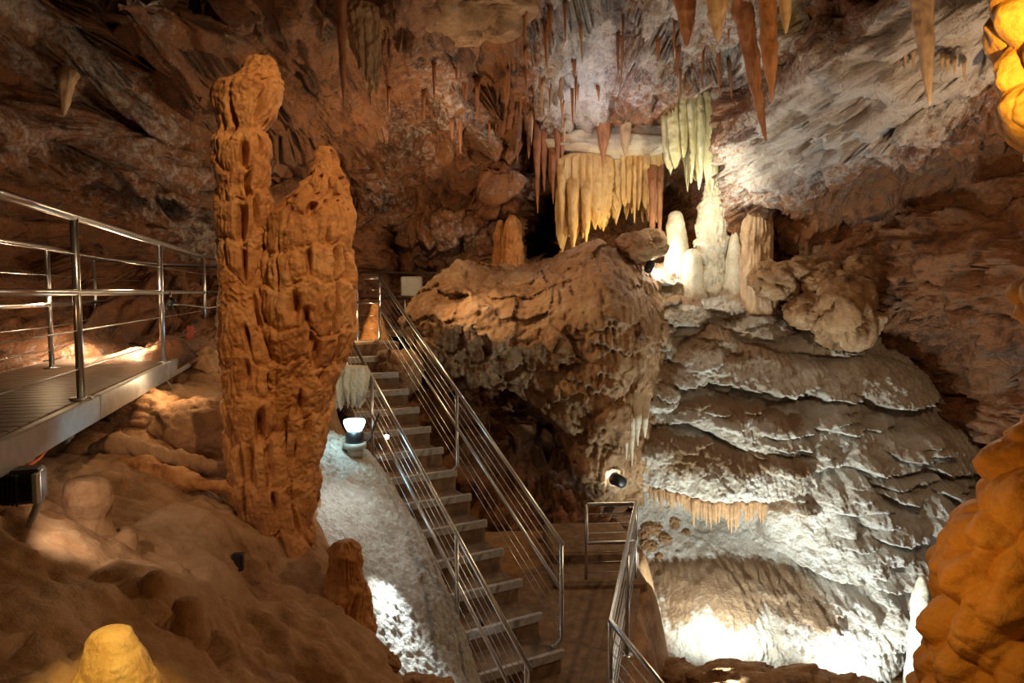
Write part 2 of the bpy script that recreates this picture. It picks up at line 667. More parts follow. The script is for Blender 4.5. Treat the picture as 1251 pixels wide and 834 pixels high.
# ================================================================== CAVE SHELL
wall_ctrl = [
    (0, -60, 5.4), (300, -60, 7.2), (600, -60, 7.8), (900, -60, 7.8), (1251, -60, 6),
    (0, 0, 6.3), (150, 0, 7.5), (300, 0, 8.5), (450, 0, 9), (540, 40, 9.2), (600, 0, 9), (750, 0, 9.5), (900, 0, 9.3), (1050, 0, 8.8), (1251, 0, 7),
    (0, 150, 7), (150, 150, 8.5), (300, 150, 10.2), (450, 150, 11.4), (600, 120, 11.8), (750, 120, 12.2), (880, 120, 11.9), (1000, 120, 11.3), (1150, 120, 10.5), (1251, 120, 8.5),
    (0, 260, 7.6), (130, 250, 9.2), (270, 270, 11), (430, 280, 13), (550, 280, 13.4), (660, 240, 13.9), (760, 220, 13.6), (860, 220, 13.2), (1000, 250, 11.5), (1150, 250, 10.4), (1251, 250, 9),
    (270, 345, 11.6), (460, 370, 13.6), (560, 360, 14), (700, 340, 14), (830, 340, 13.8), (0, 330, 7.3), (150, 360, 8.6),
    (0, 440, 5.9), (100, 470, 6.0), (230, 440, 8.3),
    (1000, 380, 11.4), (1150, 400, 10.3), (1251, 400, 9), (1251, 560, 9.5), (1160, 560, 11.0), (1190, 690, 11.0), (1120, 480, 11.5), (1150, 800, 10.8), (1080, 430, 11.6),
    (600, 500, 11.8), (700, 560, 11.4), (640, 610, 11.0), (740, 640, 10.6), (700, 700, 9.9), (500, 480, 12), (450, 500, 11.5),
    (740, 740, 9.6), (900, 560, 12), (900, 700, 12), (1000, 860, 11), (1100, 700, 11.2), (1050, 560, 11.8), (1251, 800, 9.9),
]
pts = [P(*c) for c in wall_ctrl]
cx = [(p[0], p[2]) for p in pts]
cy = [p[1] for p in pts]
for x in (-8, -4, 0, 4, 8):
    cx.append((x, 6.2)); cy.append(3.2)
    cx.append((x, 5.0)); cy.append(5.2 if abs(x) < 7 else 3.5)
for z in (-3, 0, 3):
    cx.append((-8.2, z)); cy.append(3.2)
    cx.append((8.8, z)); cy.append(4.5)
cx += [(-6, -3), (-2, -4.6), (2, -4.6), (6, -4.6)]
cy += [4.6, 9.8, 12.0, 11.0]
RES = .024
xs = np.arange(-8.2, 8.8, RES)
zs = np.arange(-4.6, 6.2, RES)
X, Z = np.meshgrid(xs, zs)
Y = np.clip(tps(cx, cy, np.stack([X, Z], 2), 2e-2), 2.2, 16)


def blob(px, py, d, rx, ry, pw=2.0):
    c = P(px, py, d)
    rx, ry = rx / F * d, ry / F * d
    return np.exp(-(((X - c[0]) / rx) ** 2 + ((Z - c[2]) / ry) ** 2) ** (pw / 2))


# rounded hollows, ledges and openings of the rock
wob = fbm(np.stack([X * 1.3, 0 * X, Z * 1.3], 2), 3, 40)
for (px, py, d, rx, ry, push, pw) in [
        (667, 278, 13.9, 26, 48, 2.6, 8), (830, 272, 13.4, 27, 48, 2.4, 8),
        (195, 55, 8, 48, 42, 1.1, 4), (205, 150, 9, 60, 62, 1.4, 4), (345, 215, 11, 11, 38, .7, 4), (470, 305, 13, 14, 36, .6, 4),
        (640, 540, 11.3, 80, 55, .8, 3), (330, 300, 11.5, 40, 40, .5, 3), (580, 60, 9.5, 30, 30, .5, 3), (1145, 30, 8.2, 9, 14, .5, 4), (960, 305, 12, 60, 9, .7, 4),
        (980, 112, 11, 60, 12, .55, 4), (95, 135, 8, 22, 30, .45, 3), (1070, 380, 11, 14, 60, .35, 3), (540, 245, 13, 50, 20, .4, 3)]:
    Y += push * blob(px, py, d, rx, ry, pw) * (1 + .5 * wob)
for (px, py, d, rx, ry, push, pw) in [
        (535, 25, 9.2, 90, 45, .9, 3), (250, 70, 8.6, 12, 60, .35, 2), (110, 60, 7.6, 30, 40, .3, 2), (960, 70, 11, 90, 30, .5, 3),
        (630, 235, 13.2, 38, 40, .8, 3), (430, 225, 12, 40, 20, .5, 3), (1000, 60, 10, 120, 16, .3, 4), (925, 220, 12.4, 70, 60, .9, 3), (970, 245, 12, 60, 40, .6, 3),
        (580, 190, 12, 80, 50, .5, 3), (720, 110, 12, 60, 55, .5, 3)]:
    Y -= push * blob(px, py, d, rx, ry, pw) * (1 + .4 * wob)

G = np.stack([X, Y, Z], 2)
wp = np.stack([X, Y * .6, Z], 2)
wp = wp + .35 * np.stack([fbm(wp * .9, 3, 3), fbm(wp * .9, 3, 4), fbm(wp * .9, 3, 5)], 2)
f1, e1 = facets(wp * np.array([.75, .75, .9]), 11, .7)
f2, e2 = facets(wp * np.array([1.9, 1.9, 2.6]), 23, .8)
f3, e3 = facets(wp * np.array([5, 5, 7]), 31, .8)
right = sstep(3.2, 5.0, X)
f4w, e4w = facets(wp * np.array([11, 11, 14]), 37, .9)
rough_ = .5 + sstep(-.2, .3, fbm(wp * .8, 2, 77))
disp = .55 * f1 * (1 - .3 * right) + .26 * f2 + .11 * f3 * rough_ + .035 * f4w * rough_ + .02 * fbm(wp * 14, 3, 78) + .10 * fbm(wp * 2.2, 5, 9) + .05 * ridged(wp * np.array([4, 4, 1.5]), 3, 14)
disp -= .10 * np.exp(-e1 * 16) + .05 * np.exp(-e2 * 14)
nor = grid_normals(G)
nor[nor[..., 1] > 0] *= -1
G = G + nor * disp[..., None]
WALL_Y = Y - disp
# pale calcite coats on the rock
cal = np.full(X.shape, -.16)
for (px, py, d, rx, ry, a) in [(700, 110, 12, 70, 60, .36), (790, 70, 11.5, 90, 60, .30), (895, 80, 11, 80, 55, .36), (1010, 50, 10.2, 110, 38, .28), (730, 190, 13, 50, 25, .4),
                               (915, 200, 12.4, 50, 60, .42), (820, 180, 12.8, 40, 40, .2), (640, 225, 13, 30, 30, .22), (500, 180, 12, 70, 50, .17), (100, 60, 7.6, 35, 60, .26), (80, 110, 7.8, 12, 30, .22), (250, 60, 8.6, 30, 50, .2),
                               (110, 190, 8.5, 120, 60, .17), (240, 290, 10.6, 40, 50, .26), (180, 250, 9.5, 60, 40, .2), (470, 240, 13, 50, 60, .15), (560, 150, 12, 60, 40, .18), (560, 290, 13.5, 60, 40, .16), (1200, 40, 8, 60, 40, .16),
                               (965, 215, 12, 30, 60, .14), (740, 590, 10.9, 60, 30, .15), (690, 590, 11, 40, 50, .1), (150, 430, 8, 150, 60, .1)]:
    cal = np.maximum(cal, -.16 + (a + .16) * blob(px, py, d, rx, ry, 2.5))
A = {'calcite': cal}
fx = (X[:-1, :-1] + X[1:, 1:]) / 2 + .4 * wob[:-1, :-1]
fz = (Z[:-1, :-1] + Z[1:, 1:]) / 2 + .3 * wob[:-1, :-1]
ceil = fz > 2.9 + .12 * np.abs(fx) * 0
left = (~ceil) & (fx < -3.6)
rgt = (~ceil) & (fx > 4.2)
for nm, mm in (('ceiling', ceil), ('wall_left', left), ('wall_right', rgt), ('wall_back', ~(ceil | left | rgt))):
    struct(grid_mesh(nm, G, 'wall_rock', mask=mm, origin=(0, 0, 0), attrs=A))

# floor of the left bank (height field over the ground plan)
fl_ctrl = [(135, 834, 2.4), (0, 834, 2.3), (0, 700, 2.9), (0, 620, 3.5), (60, 620, 3.9), (180, 834, 2.7), (250, 800, 3.1), (320, 834, 3.3), (180, 700, 3.6), (90, 640, 3.9), (300, 700, 4.4),
           (250, 620, 4.7), (200, 520, 5.6), (120, 560, 5.0), (270, 480, 6.6), (380, 690, 4.9), (360, 760, 4.2), (440, 800, 4.3), (480, 830, 4.5), (400, 834, 3.8), (340, 640, 5.3), (230, 470, 7.4), (400, 560, 6.6)]
fp = np.array([P(*c) for c in fl_ctrl])
fc = [(p[0], p[1]) for p in fp] + [(-5, 3), (-5, 6), (-4.6, 8.5), (-1, 1), (-3, 1), (.3, 3), (.2, 5), (-.6, 7.2), (-1.4, 9.0), (-2.6, 9.2), (.6, 1.5)]
fv = [p[2] for p in fp] + [-1.15, -.95, -1.0, -1.7, -1.3, -3.4, -3.6, -3.1, -2.2, -1.1, -3]
xs = np.arange(-5.2, .7, .022)
ys = np.arange(.8, 9.2, .022)
FX, FY = np.meshgrid(xs, ys)
FZ = tps(fc, fv, np.stack([FX, FY], 2), 1e-2)
FZ = np.minimum(FZ, -.72 - .02 * FY)
G = np.stack([FX, FY, FZ], 2)
q = G * 1.4
dd = .10 * fbm(q, 6, 50) + .03 * ridged(q * np.array([3, 3, 3]), 4, 53) + .018 * fbm(G * 14, 3, 54)
f4, e4 = facets(G * np.array([1.6, 1.6, 1.6]) + .3 * fbm(q, 3, 8)[..., None], 61, .6)
dd += .08 * f4 - .03 * np.exp(-e4 * 12)
nr = grid_normals(G)
nr[nr[..., 2] < 0] *= -1
# the ground drops away beside the pale bank and the stairs
edge_x = np.interp(FY, [4.0, 4.4, 5, 6, 7, 8], [-.35, -.75, -1.25, -1.85, -2.15, -2.4])
G[..., 2] -= .5 * sstep(-.02, .3, FX - edge_x) * sstep(4.1, 4.7, FY)
G = G + nr * dd[..., None]
struct(grid_mesh('floor', G, 'floor_rock', origin=(0, 0, 0)))
FLOOR = G[..., 2]


def floor_hit(px, py):
    for d in np.arange(1.2, 9.0, .02):
        q = P(px, py, d)
        i, j = int(round((q[1] - .8) / .022)), int(round((q[0] + 5.2) / .022))
        if 0 <= i < FLOOR.shape[0] and 0 <= j < FLOOR.shape[1] and FLOOR[i, j] > q[2]:
            return d
    return 4.0


# floor of the lower passage
xs = np.arange(-1.2, 7.5, .03)
ys = np.arange(2.0, 10.6, .03)
LX, LY = np.meshgrid(xs, ys)
LZ = -3.62 + .05 * fbm(np.stack([LX, LY, 0 * LX], 2) * 1.5, 4, 70) - 1.5 * sstep(.05, .5, LX - np.interp(LY, [4.2, 5.35, 8.6, 9.5], [1.3, .84, 1.6, 1.7]) + .06 * np.sin(LY * 5)) - .6 * sstep(5.2, 4.0, LY)
o = grid_mesh('floor', np.stack([LX, LY, LZ], 2), 'floor_rock', origin=(0, 0, 0))
struct(o)

# ================================================================== MIDDLE OUTCROP
poly = [(488, 392, 11.4), (505, 362, 11.7), (530, 338, 12.0), (562, 316, 12.3), (600, 324, 12.6), (660, 320, 12.6), (700, 302, 12.0), (727, 292, 11.7), (760, 306, 11.9), (805, 345, 12.0),
        (815, 400, 11.7), (805, 470, 11.4), (795, 540, 11.0), (790, 620, 10.9), (735, 618, 10.9), (700, 570, 11.0), (678, 520, 11.2), (630, 478, 11.4), (590, 470, 11.6), (540, 480, 11.8)]
ctrl = [(740, 380, 9.95), (765, 420, 10.0), (720, 450, 9.95), (600, 390, 10.7), (545, 400, 10.9), (745, 530, 10.2), (650, 450, 10.6), (640, 380, 10.7), (690, 340, 11.0), (735, 330, 10.7), (690, 520, 10.5),
        (690, 400, 10.2), (670, 490, 10.6), (620, 455, 10.9), (560, 440, 11.2), (720, 575, 10.4), (570, 350, 11.6), (730, 590, 10.5), (780, 370, 10.7)]
MX, MY, MZ, mm = relief(poly, ctrl, .02, 5e-3)
seedp = np.stack([MX, MY, MZ], 2)
dm = domes(MX, MZ, [W(745, 395, 10, 60, 60, .35), W(770, 425, 10, 45, 70, .35), W(735, 465, 10, 60, 50, .3), W(760, 350, 10.4, 45, 40, .25), W(700, 430, 10.1, 35, 90, .28, .3),
                      W(755, 535, 10.2, 40, 50, .3), W(640, 500, 10.8, 60, 60, .25, -.3), W(700, 585, 10.6, 40, 40, .2), W(590, 420, 10.7, 70, 70, .3, -.3), W(660, 395, 10.6, 40, 70, .3, .5)],
           81, fringe=.11, ffreq=11, under=.08)
f5, e5 = facets(seedp * np.array([1.5, .6, 1.8]) + .25 * fbm(seedp * 1.5, 3, 80)[..., None], 84, .8)
rr_ = ridged(seedp * np.array([6, 3, 2]), 3, 85)
f6, e6 = facets(seedp * np.array([3.2, 1.2, 2.6]) + .2 * fbm(seedp * 2.5, 3, 81)[..., None], 87, .8)
rflank = sstep(.85, 1.25, MX)
dm = dm * (.25 + .75 * rflank)
flut = np.abs(perlin(np.stack([MX * 11, MZ * 1.6, 0 * MX], 2), 82)) * 2
dm = dm - .10 * rflank * (1 - np.clip(flut, 0, 1)) ** 2 * sstep(.1, .3, perlin(seedp * 1.6, 83) + .3)
d5 = dm + .14 * f6 * (1 - .6 * rflank) + .22 * f5 + .12 * fbm(seedp * 2.0, 5, 86) + .05 * rr_ - .03 * np.exp(-e5 * 10) + .04 * fbm(seedp * 10, 4, 88)
G = np.stack([MX, MY - d5, MZ + .05 * fbm(seedp * 5, 3, 89)], 2)
o = grid_mesh('rock_outcrop', G, 'outcrop_rock', mask=mm)
tag(o, 'broad brown rock outcrop with fluted drips, rising between the stairs and the white flowstone', 'rock')

# ================================================================== RIGHT FLOWSTONE
poly = [(790, 322, 12.7), (850, 318, 12.9), (905, 330, 12.8), (960, 345, 12.4), (1070, 405, 11.6), (1135, 460, 11.1), (1190, 550, 10.5), (1205, 640, 10.2), (1230, 760, 9.8), (1230, 900, 9.2),
        (1000, 930, 8.9), (770, 900, 9.0), (766, 800, 9.7), (775, 720, 10.3), (778, 640, 11.0), (770, 560, 11.2), (785, 470, 11.5), (795, 390, 12.0)]
ctrl = [(850, 380, 12.1), (900, 450, 11.4), (880, 510, 11.05), (960, 500, 11.0), (950, 550, 10.75), (860, 560, 10.9), (1060, 520, 10.7), (1120, 560, 10.4), (870, 600, 10.7), (860, 640, 11.0), (830, 665, 10.7), (920, 660, 10.6),
        (870, 690, 10.25), (890, 740, 9.8), (890, 790, 9.65), (870, 815, 9.4), (1000, 600, 10.5), (1050, 690, 10.15), (1120, 640, 10.2), (1000, 740, 9.9), (1060, 800, 9.5), (1150, 760, 9.7), (840, 840, 9.1), (970, 860, 9.0), (1000, 400, 11.7)]
RX, RY, RZ, rm = relief(poly, ctrl, .0145, 5e-3)
rp = np.stack([RX, RY, RZ], 2)
main = [(a_, b_, c_, d_, e_ * 1.5, f_) for a_, b_, c_, d_, e_, f_ in [W(890, 792, 9.63, 128, 95, .55, .02), W(1010, 800, 9.60, 90, 95, .4, -.1), W(885, 600, 10.55, 120, 66, .5, .03), W(905, 535, 10.94, 80, 50, .38, -.2), W(985, 545, 10.88, 75, 45, .32, .0),
        W(915, 470, 11.29, 75, 55, .38, -.1), W(990, 480, 11.24, 50, 40, .3, -.2), W(860, 455, 11.37, 45, 50, .3, .5), W(1065, 485, 11.21, 65, 55, .35, -.1), W(1040, 560, 10.80, 90, 45, .33), W(1125, 560, 10.80, 60, 45, .3),
        W(1050, 690, 10.15, 115, 125, .5, .03), W(985, 655, 10.31, 50, 70, .3, .1), W(1100, 640, 10.37, 80, 70, .4), W(1150, 690, 10.15, 60, 80, .3), W(1020, 620, 10.46, 60, 50, .3), W(1070, 610, 10.51, 70, 40, .33),
        W(1060, 770, 9.70, 90, 80, .35), W(1150, 790, 9.63, 80, 90, .35), W(840, 395, 11.86, 35, 40, .25), W(890, 380, 11.98, 45, 30, .25), W(930, 410, 11.73, 40, 40, .2), W(820, 345, 12.28, 40, 30, .25), W(840, 835, 9.28, 90, 40, .3),
        W(960, 850, 9.14, 110, 40, .3), W(805, 570, 10.74, 40, 45, .35, -.1), W(800, 500, 11.13, 30, 60, .25), W(800, 430, 11.57, 25, 50, .2), W(1010, 430, 11.57, 50, 35, .25), W(960, 600, 10.55, 40, 40, .3)]]
rs = np.random.default_rng(5)
small = []
for k in range(130):
    px, py = rs.uniform(950, 1200), rs.uniform(470, 760)
    if py < 470 + (px - 1000) * .55 or (px < 990 and py > 640):
        continue
    d = np.interp(py, [450, 550, 690, 800], [11.0, 10.5, 10.0, 9.5])
    small.append(W(px, py, d, rs.uniform(14, 34), rs.uniform(12, 26), rs.uniform(.32, .55), rs.uniform(-.2, .2)))
for k in range(60):
    px, py = rs.uniform(800, 960), rs.uniform(360, 560)
    d = np.interp(py, [360, 450, 560], [12.1, 11.3, 10.8])
    small.append(W(px, py, d, rs.uniform(12, 30), rs.uniform(8, 18), rs.uniform(.12, .3), rs.uniform(-.3, .3)))
wx = RX + .10 * fbm(rp * 1.7, 3, 90)
wz = RZ + .10 * fbm(rp * 1.7, 3, 91)
d1 = domes(wx, wz, main, 92, fringe=.085, ffreq=10, under=.05)
top_brown = sstep(.25, .8, DOME_TOP['v'] + .5 * fbm(rp * 1.6, 4, 97)) * sstep(4.9, 3.9, RX + .8 * fbm(rp * .8, 3, 98)) - .22  # browner towards the top of each lobe, fading out to the right
d2 = domes(wx, wz, small, 93, fringe=.05, ffreq=14, under=.04)
dd = np.maximum(d1, d1 * .8 + d2 * .75)
pop = fbm(rp * np.array([9, 9, 5]), 4, 94)
sc_ = np.abs(perlin(rp * np.array([16, 16, 8]), 95))
dd = dd + .05 * pop + .05 * sc_ + .03 * perlin(rp * 24, 99) + .022 * perlin(rp * 42, 199) + .05 * fbm(rp * 2.5, 3, 96)
dd_flow = dd
G = np.stack([RX, RY - dd, RZ + .03 * pop], 2)
flow = grid_mesh('flowstone', G, 'flowstone_calcite', mask=rm, attrs={'calcite': top_brown * .55})
tag(flow, 'huge pale flowstone cascade with scalloped lips and dripping fringes, brightly lit near its foot', 'flowstone')

# ================================================================== WHITE BANK BESIDE THE STAIRS
poly_g = [(-1.55, 7.9), (-2.1, 7.2), (-1.75, 6.0), (-1.1, 4.9), (-.6, 4.4), (-.28, 4.6), (-.3, 5.6), (-.55, 6.4), (-.95, 7.2), (-1.2, 7.8)]
wb = [(400, 548, 7.2), (430, 560, 7.3), (380, 600, 6.3), (395, 640, 6.0), (470, 590, 7.2), (500, 640, 6.7), (440, 640, 6.4), (480, 700, 6.1), (530, 740, 6.0), (545, 820, 5.6), (500, 780, 5.6), (460, 740, 5.6), (470, 834, 5.0), (540, 860, 5.2), (420, 520, 8.0), (350, 560, 6.9)]
wpp = np.array([P(*c) for c in wb])
xs = np.arange(-3.0, .1, .012)
ys = np.arange(4.2, 8.4, .012)
BX, BY = np.meshgrid(xs, ys)
BZ = tps(wpp[:, :2], wpp[:, 2], np.stack([BX, BY], 2), 1e-3)
# right-hand flank rolls down beside the steps
T0 = np.array([-2.05, 10.9, -.76]); B0 = np.array([.46, 6.5, -3.35])
D2 = (B0 - T0)[:2]; D2 = D2 / np.linalg.norm(D2)
NN = np.array([D2[1], -D2[0]])      # towards the lower-left side of the flight
dist = (BX - T0[0]) * NN[0] + (BY - T0[1]) * NN[1] - .93
BZ = BZ - .55 * np.clip(.42 - dist, 0, 1) ** 2 * 2.5
bp_ = np.stack([BX, BY, BZ], 2)
BZ = BZ + .05 * fbm(bp_ * 1.6, 4, 100) + .028 * fbm(bp_ * np.array([9, 9, 5]), 4, 101) + .05 * np.abs(perlin(bp_ * np.array([15, 11, 8]), 102)) + .03 * perlin(bp_ * 27, 103) + .02 * perlin(bp_ * 48, 104)
G = np.stack([BX, BY, BZ], 2)
bm_ = (dist[:-1, :-1] > .0) & (BX[:-1, :-1] > np.interp(BY[:-1, :-1], [4.2, 5, 6, 7, 8.4], [-1.1, -1.5, -2.15, -2.5, -2.8])) & (BY[:-1, :-1] < 7.75)
bank = grid_mesh('flowstone', G, 'white_calcite', mask=bm_)
tag(bank, 'smooth white calcite bank sloping down beside the left side of the stairs', 'flowstone')

# ================================================================== TWIN STALAGMITE
base = P(345, 690, 5.0)
twin = thing('stalagmite', base, 'giant orange twin stalagmite, two fused fluted spires, the left one taller', 'stalagmite')
tall = [(318, 322, 66, 5.0), (306, 332, 70, 5.0), (299, 338, 82, 5.0), (290, 342, 94, 5.0), (284, 343, 100, 5.0), (266, 343, 105, 5.0), (264, 341, 116, 5.0), (267, 334, 140, 5.0), (272, 322, 163, 5.0), (264, 327, 170, 5.0), (263, 330, 195, 5.0), (266, 327, 222, 5.0),
        (268, 323, 232, 5.0), (266, 331, 240, 5.0), (265, 330, 275, 5.0), (268, 328, 310, 5.0), (271, 328, 350, 5.0), (272, 345, 400, 5.0), (274, 352, 450, 5.0), (275, 356, 500, 5.0), (279, 360, 560, 5.0), (284, 365, 610, 5.0), (293, 372, 645, 5.0), (302, 380, 668, 5.0), (315, 388, 690, 5.0), (320, 386, 710, 5.0)]
broad = [(393, 400, 178, 5.15), (388, 405, 183, 5.15), (385, 410, 195, 5.15), (379, 415, 212, 5.15), (368, 420, 222, 5.15), (366, 424, 236, 5.15), (347, 426, 246, 5.15), (335, 428, 262, 5.12), (326, 430, 300, 5.1), (322, 432, 350, 5.1), (320, 430, 400, 5.1),
         (320, 424, 430, 5.1), (318, 412, 460, 5.1), (316, 402, 500, 5.1), (318, 392, 560, 5.1), (322, 384, 620, 5.1), (330, 380, 670, 5.1), (330, 384, 710, 5.1)]
def twin_fn(tops, seed, A, deep):
    zt = np.array([P(345, y, 5.0)[2] for y in tops])[::-1]      # ascending tier tops

    def fn(th, Z, R):
        cx, sx = np.cos(th), np.sin(th)
        p = np.stack([cx * R, sx * R, Z + 0 * R], 2)
        zz = Z + .13 * perlin(np.stack([cx * 1.5, sx * 1.5, Z * 1.2 + seed], 2), seed) * 2 + .03 * perlin(p * 9, seed + 1)
        i = np.interp(zz, zt, np.arange(len(zt)))
        v = i - np.floor(i)
        prot = v ** .7 * (1 - sstep(.86, 1.0, v))
        pw_ = p + .02 * np.stack([perlin(p * 6, 31), perlin(p * 6, 32), 0 * Z + 0 * R], 2)
        g = perlin(pw_ * np.array([17, 17, 1.7]) + np.floor(i)[..., None] * .35, seed + 2)
        g2 = perlin(p * np.array([30, 30, 5]) + 4, seed + 6)
        m = sstep(.0, .2, v) * (1 - sstep(.6, .95, v)) * sstep(-.35, .1, perlin(p * 2.5 + 5, seed + 3))
        groove = sstep(.06, .38, g) * (.2 + .8 * m)
        fine = np.abs(g2) * 2
        lump = fbm(p * 13, 4, seed + 4)
        bub = np.abs(perlin(p * 22, seed + 9)) * 2
        return A * prot - deep * groove + .014 * fine * m + .014 * lump - .016 * bub * (1 - m)
    return fn


spire('tall_spire', tall, 'orange_calcite', nth=300, nz=760, amp=.02, nscale=4, seed=3, parent=twin,
      extra=twin_fn([40, 104, 166, 200, 237, 294, 345, 388, 430, 475, 535, 590, 640, 720], 3, .02, .13))
spire('broad_spire', broad, 'orange_calcite', nth=340, nz=700, amp=.035, nscale=4, seed=5, parent=twin,
      extra=twin_fn([150, 222, 246, 300, 345, 398, 440, 500, 580, 640, 730], 5, .025, .13))

# ================================================================== STAIRS
NST = 15
stair = thing('staircase', (T0 + B0) / 2 + np.array([0, 0, -1.0]), 'long concrete staircase with pale step edges descending through the cave', 'stairs')
RUN, RISE, WID = 5.07 / 13, .2, .92
rotz = math.atan2(D2[1], D2[0])


def stp(a, b, z):
    """a along the flight from the top, b sideways to the left edge"""
    return np.array([T0[0] + D2[0] * a + NN[0] * b, T0[1] + D2[1] * a + NN[1] * b, z])


for i in range(1, NST):
    z = T0[2] - RISE * i
    c = stp(RUN * (i - .5) + .02 - .35, WID / 2 - .02, z - .25)
    v, f = box_geo(c, RUN + .74, WID, .5, rotz)
    v = v + .012 * fbm(v * 6, 2, 110 + i)[:, None]
    s = mk('step', v, f, 'concrete', parent=stair, smooth=False)
    nz_, nf_ = box_geo(stp(RUN * i + .03, WID / 2 - .02, z - .02), .05, WID * .98, .085, rotz)
    mk('step_edge', nz_, nf_, 'nosing', parent=s, smooth=False)
v, f = box_geo(stp(-.75, WID / 2, T0[2] - .12), 1.5, WID + .7, .24, rotz)
mk('landing', v, f, 'concrete', parent=stair, smooth=False)


def railing(label, line, posts, hr, hm, cables, foot=None, name='handrail', group='steel handrails', r=.022, zf=0.0):
    """line: 3-D foot points of the rail in order; posts: points (foot) where posts stand"""
    line = [np.asarray(p, float) for p in line]
    rt = thing(name, line[0], label, 'handrail', group)
    up = np.array([0, 0, 1.0])
    tubes('top_rail', [[p + up * hr for p in line]], r, 'steel', rt)
    for h in hm:
        tubes('mid_rail', [[p + up * h for p in line]], r * .85, 'steel', rt)
    for h in cables:
        tubes('cable', [[p + up * h for p in line]], .0045, 'steel', rt, n=6)
    for p in posts:
        p = np.asarray(p, float)
        path = [p + up * (hr - .005), p + up * zf]
        if foot is not None:
            path = [p + up * (hr - .005), p + up * (zf + .06), p + up * zf + np.asarray(foot) * .5, p + up * zf + np.asarray(foot)]
        po = tubes('post', [path], r * .95, 'steel', rt)
        if foot is None:
            n_ = tube_geo([p + up * zf, p + up * (zf + .012)], .06, 14)
            mk('base_plate', *n_, 'steel', parent=po)
    return rt


def far_pt(y):
    a = (T0[1] - y) / -D2[1]
    return stp(a, -.02, T0[2] - RISE / RUN * a)


def near_pt(y):
    a = (T0[1] - y - .0) / -D2[1]
    return stp(a, WID + .0, T0[2] - RISE / RUN * a)


ft = np.array([NN[0], NN[1], 0]) * .11
cab = [.12, .24, .36, .66, .77, .88]
far_line = [far_pt(10.9), far_pt(6.5)]
railing('steel handrail along the right side of the stairs, ending at a tall end post', far_line, [far_pt(10.88), far_pt(8.5), far_pt(6.52)], 1.0, [.55], cab, foot=ft, zf=.02)


def near_at(px, y):
    # foot point on the left edge of the flight
    best = None
    for k in range(400):
        a = k * .02 - 1
        q = stp(a, WID, 0)
        if abs(q[1] - y) < .02:
            return stp(a, WID, T0[2] - RISE / RUN * a)


def near_y(y):
    a = (y - (T0[1] + NN[1] * WID)) / D2[1]
    return stp(a, WID, T0[2] - RISE / RUN * a)


railing('steel handrail along the left side of the stairs, passing in front of the step edges', [near_y(10.3), near_y(5.2)], [near_y(10.28), near_y(8.35), near_y(6.33), near_y(5.25)], 1.0, [.55], cab, foot=-ft, zf=.02)

# upper landing railing behind the stair head
u1 = P(437, 412, 11.3); u2 = far_pt(10.9)
zl = T0[2]
u1[2] = zl
railing('short steel rail section joining two posts at the head of the stairs', [u1, u2 + np.array([-.02, .04, 0])], [u1], .98, [.6], [.2, .4, .8], zf=0.0)
b1 = P(425, 332, 13.0); b2 = P(540, 334, 12.8); b3 = P(551, 345, 12.2)
railing('level steel railing at the back of the upper landing beside the electrical box', [b1 - [0, 0, 1], b2 - [0, 0, 1], b3 - [0, 0, 1]], [b1 - [-.15, 0, 1], P(515, 334, 12.85) - [0, 0, 1], b2 - [0, 0, 1]], 1.0, [.53], [.2], zf=0.0)
# platform under the back railing
pz = b1[2] - 1.0
v, f = box_geo((-1.9, 12.55, pz - .06), 2.6, 1.5, .12, 0)
o = mk('platform', v, f, 'deck', smooth=False)
tag(o, 'dark platform slab of the upper landing under the back railing', 'platform')

# electrical box
bx = P(503, 363, 12.5)
bt = thing('electrical_box', bx, 'pale grey electrical box mounted by the back railing above the stairs', 'electrical box')
v, f = box_geo(bx + [0, 0, .18], .37, .2, .36, .1)
mk('housing', v, f, 'grey_plastic', parent=bt, smooth=False)
v, f = box_geo(bx + [0, -.11, .18], .32, .03, .31, .1)
mk('lid', v, f, 'grey_plastic', parent=bt, smooth=False)
v, f = merge([tube_geo([bx + [-.12, 0, .005], bx + [-.12, 0, -.5]], .018), tube_geo([bx + [.12, 0, .005], bx + [.12, 0, -.5]], .018)])
mk('stand', v, f, 'galvanised', parent=bt)

# lower railing
g1 = P(716, 718, 8.5); g2 = P(777, 715, 8.6); g3 = P(745, 764, 5.4)
zt = P(716, 616, 8.5)[2]
LF = zt - 1.0
g1 = np.array([g1[0], 8.5, LF]); g2 = np.array([P(777, 613, 8.55)[0], 8.55, LF]); g3 = np.array([P(746, 764, 5.42)[0], 5.42, LF])
g4 = np.array([1.2, 4.42, LF - .24])
low = railing('lower steel railing around the foot landing, turning from a gate frame towards the viewer', [g1, g2, g3, g4], [g1, g2, (g2 * .45 + g3 * .55) + [.03, 0, 0], g3, g4], 1.0, [.52], [.15, .28, .4, .64, .76, .88], zf=-.02)
# lower steps right of the staircase foot
ld = thing('landing', (.95, 7.6, -3.62), 'dark landing with two shallow steps at the foot of the stairs', 'landing')
for k, (yy, zz) in enumerate([(9.6, -3.35), (9.0, -3.5)]):
    v, f = box_geo((1.05, yy, zz - .15), 1.15, 1.2, .3, .05)
    mk('step', v, f, 'concrete', parent=ld, smooth=False)
out_ = [(-.15, 8.5), (-.15, 4.2), (1.28, 4.2), (.84, 5.35), (1.6, 8.6), (1.62, 9.2), (.4, 9.2)]
n_o = len(out_)
v = np.array([(x, y, -3.58) for x, y in out_] + [(x, y, -3.85) for x, y in out_])
f = [list(range(n_o))[::-1], [n_o + k for k in range(n_o)]] + [[k, (k + 1) % n_o, n_o + (k + 1) % n_o, n_o + k] for k in range(n_o)]
mk('slab', v, f, 'concrete', parent=ld, smooth=False)

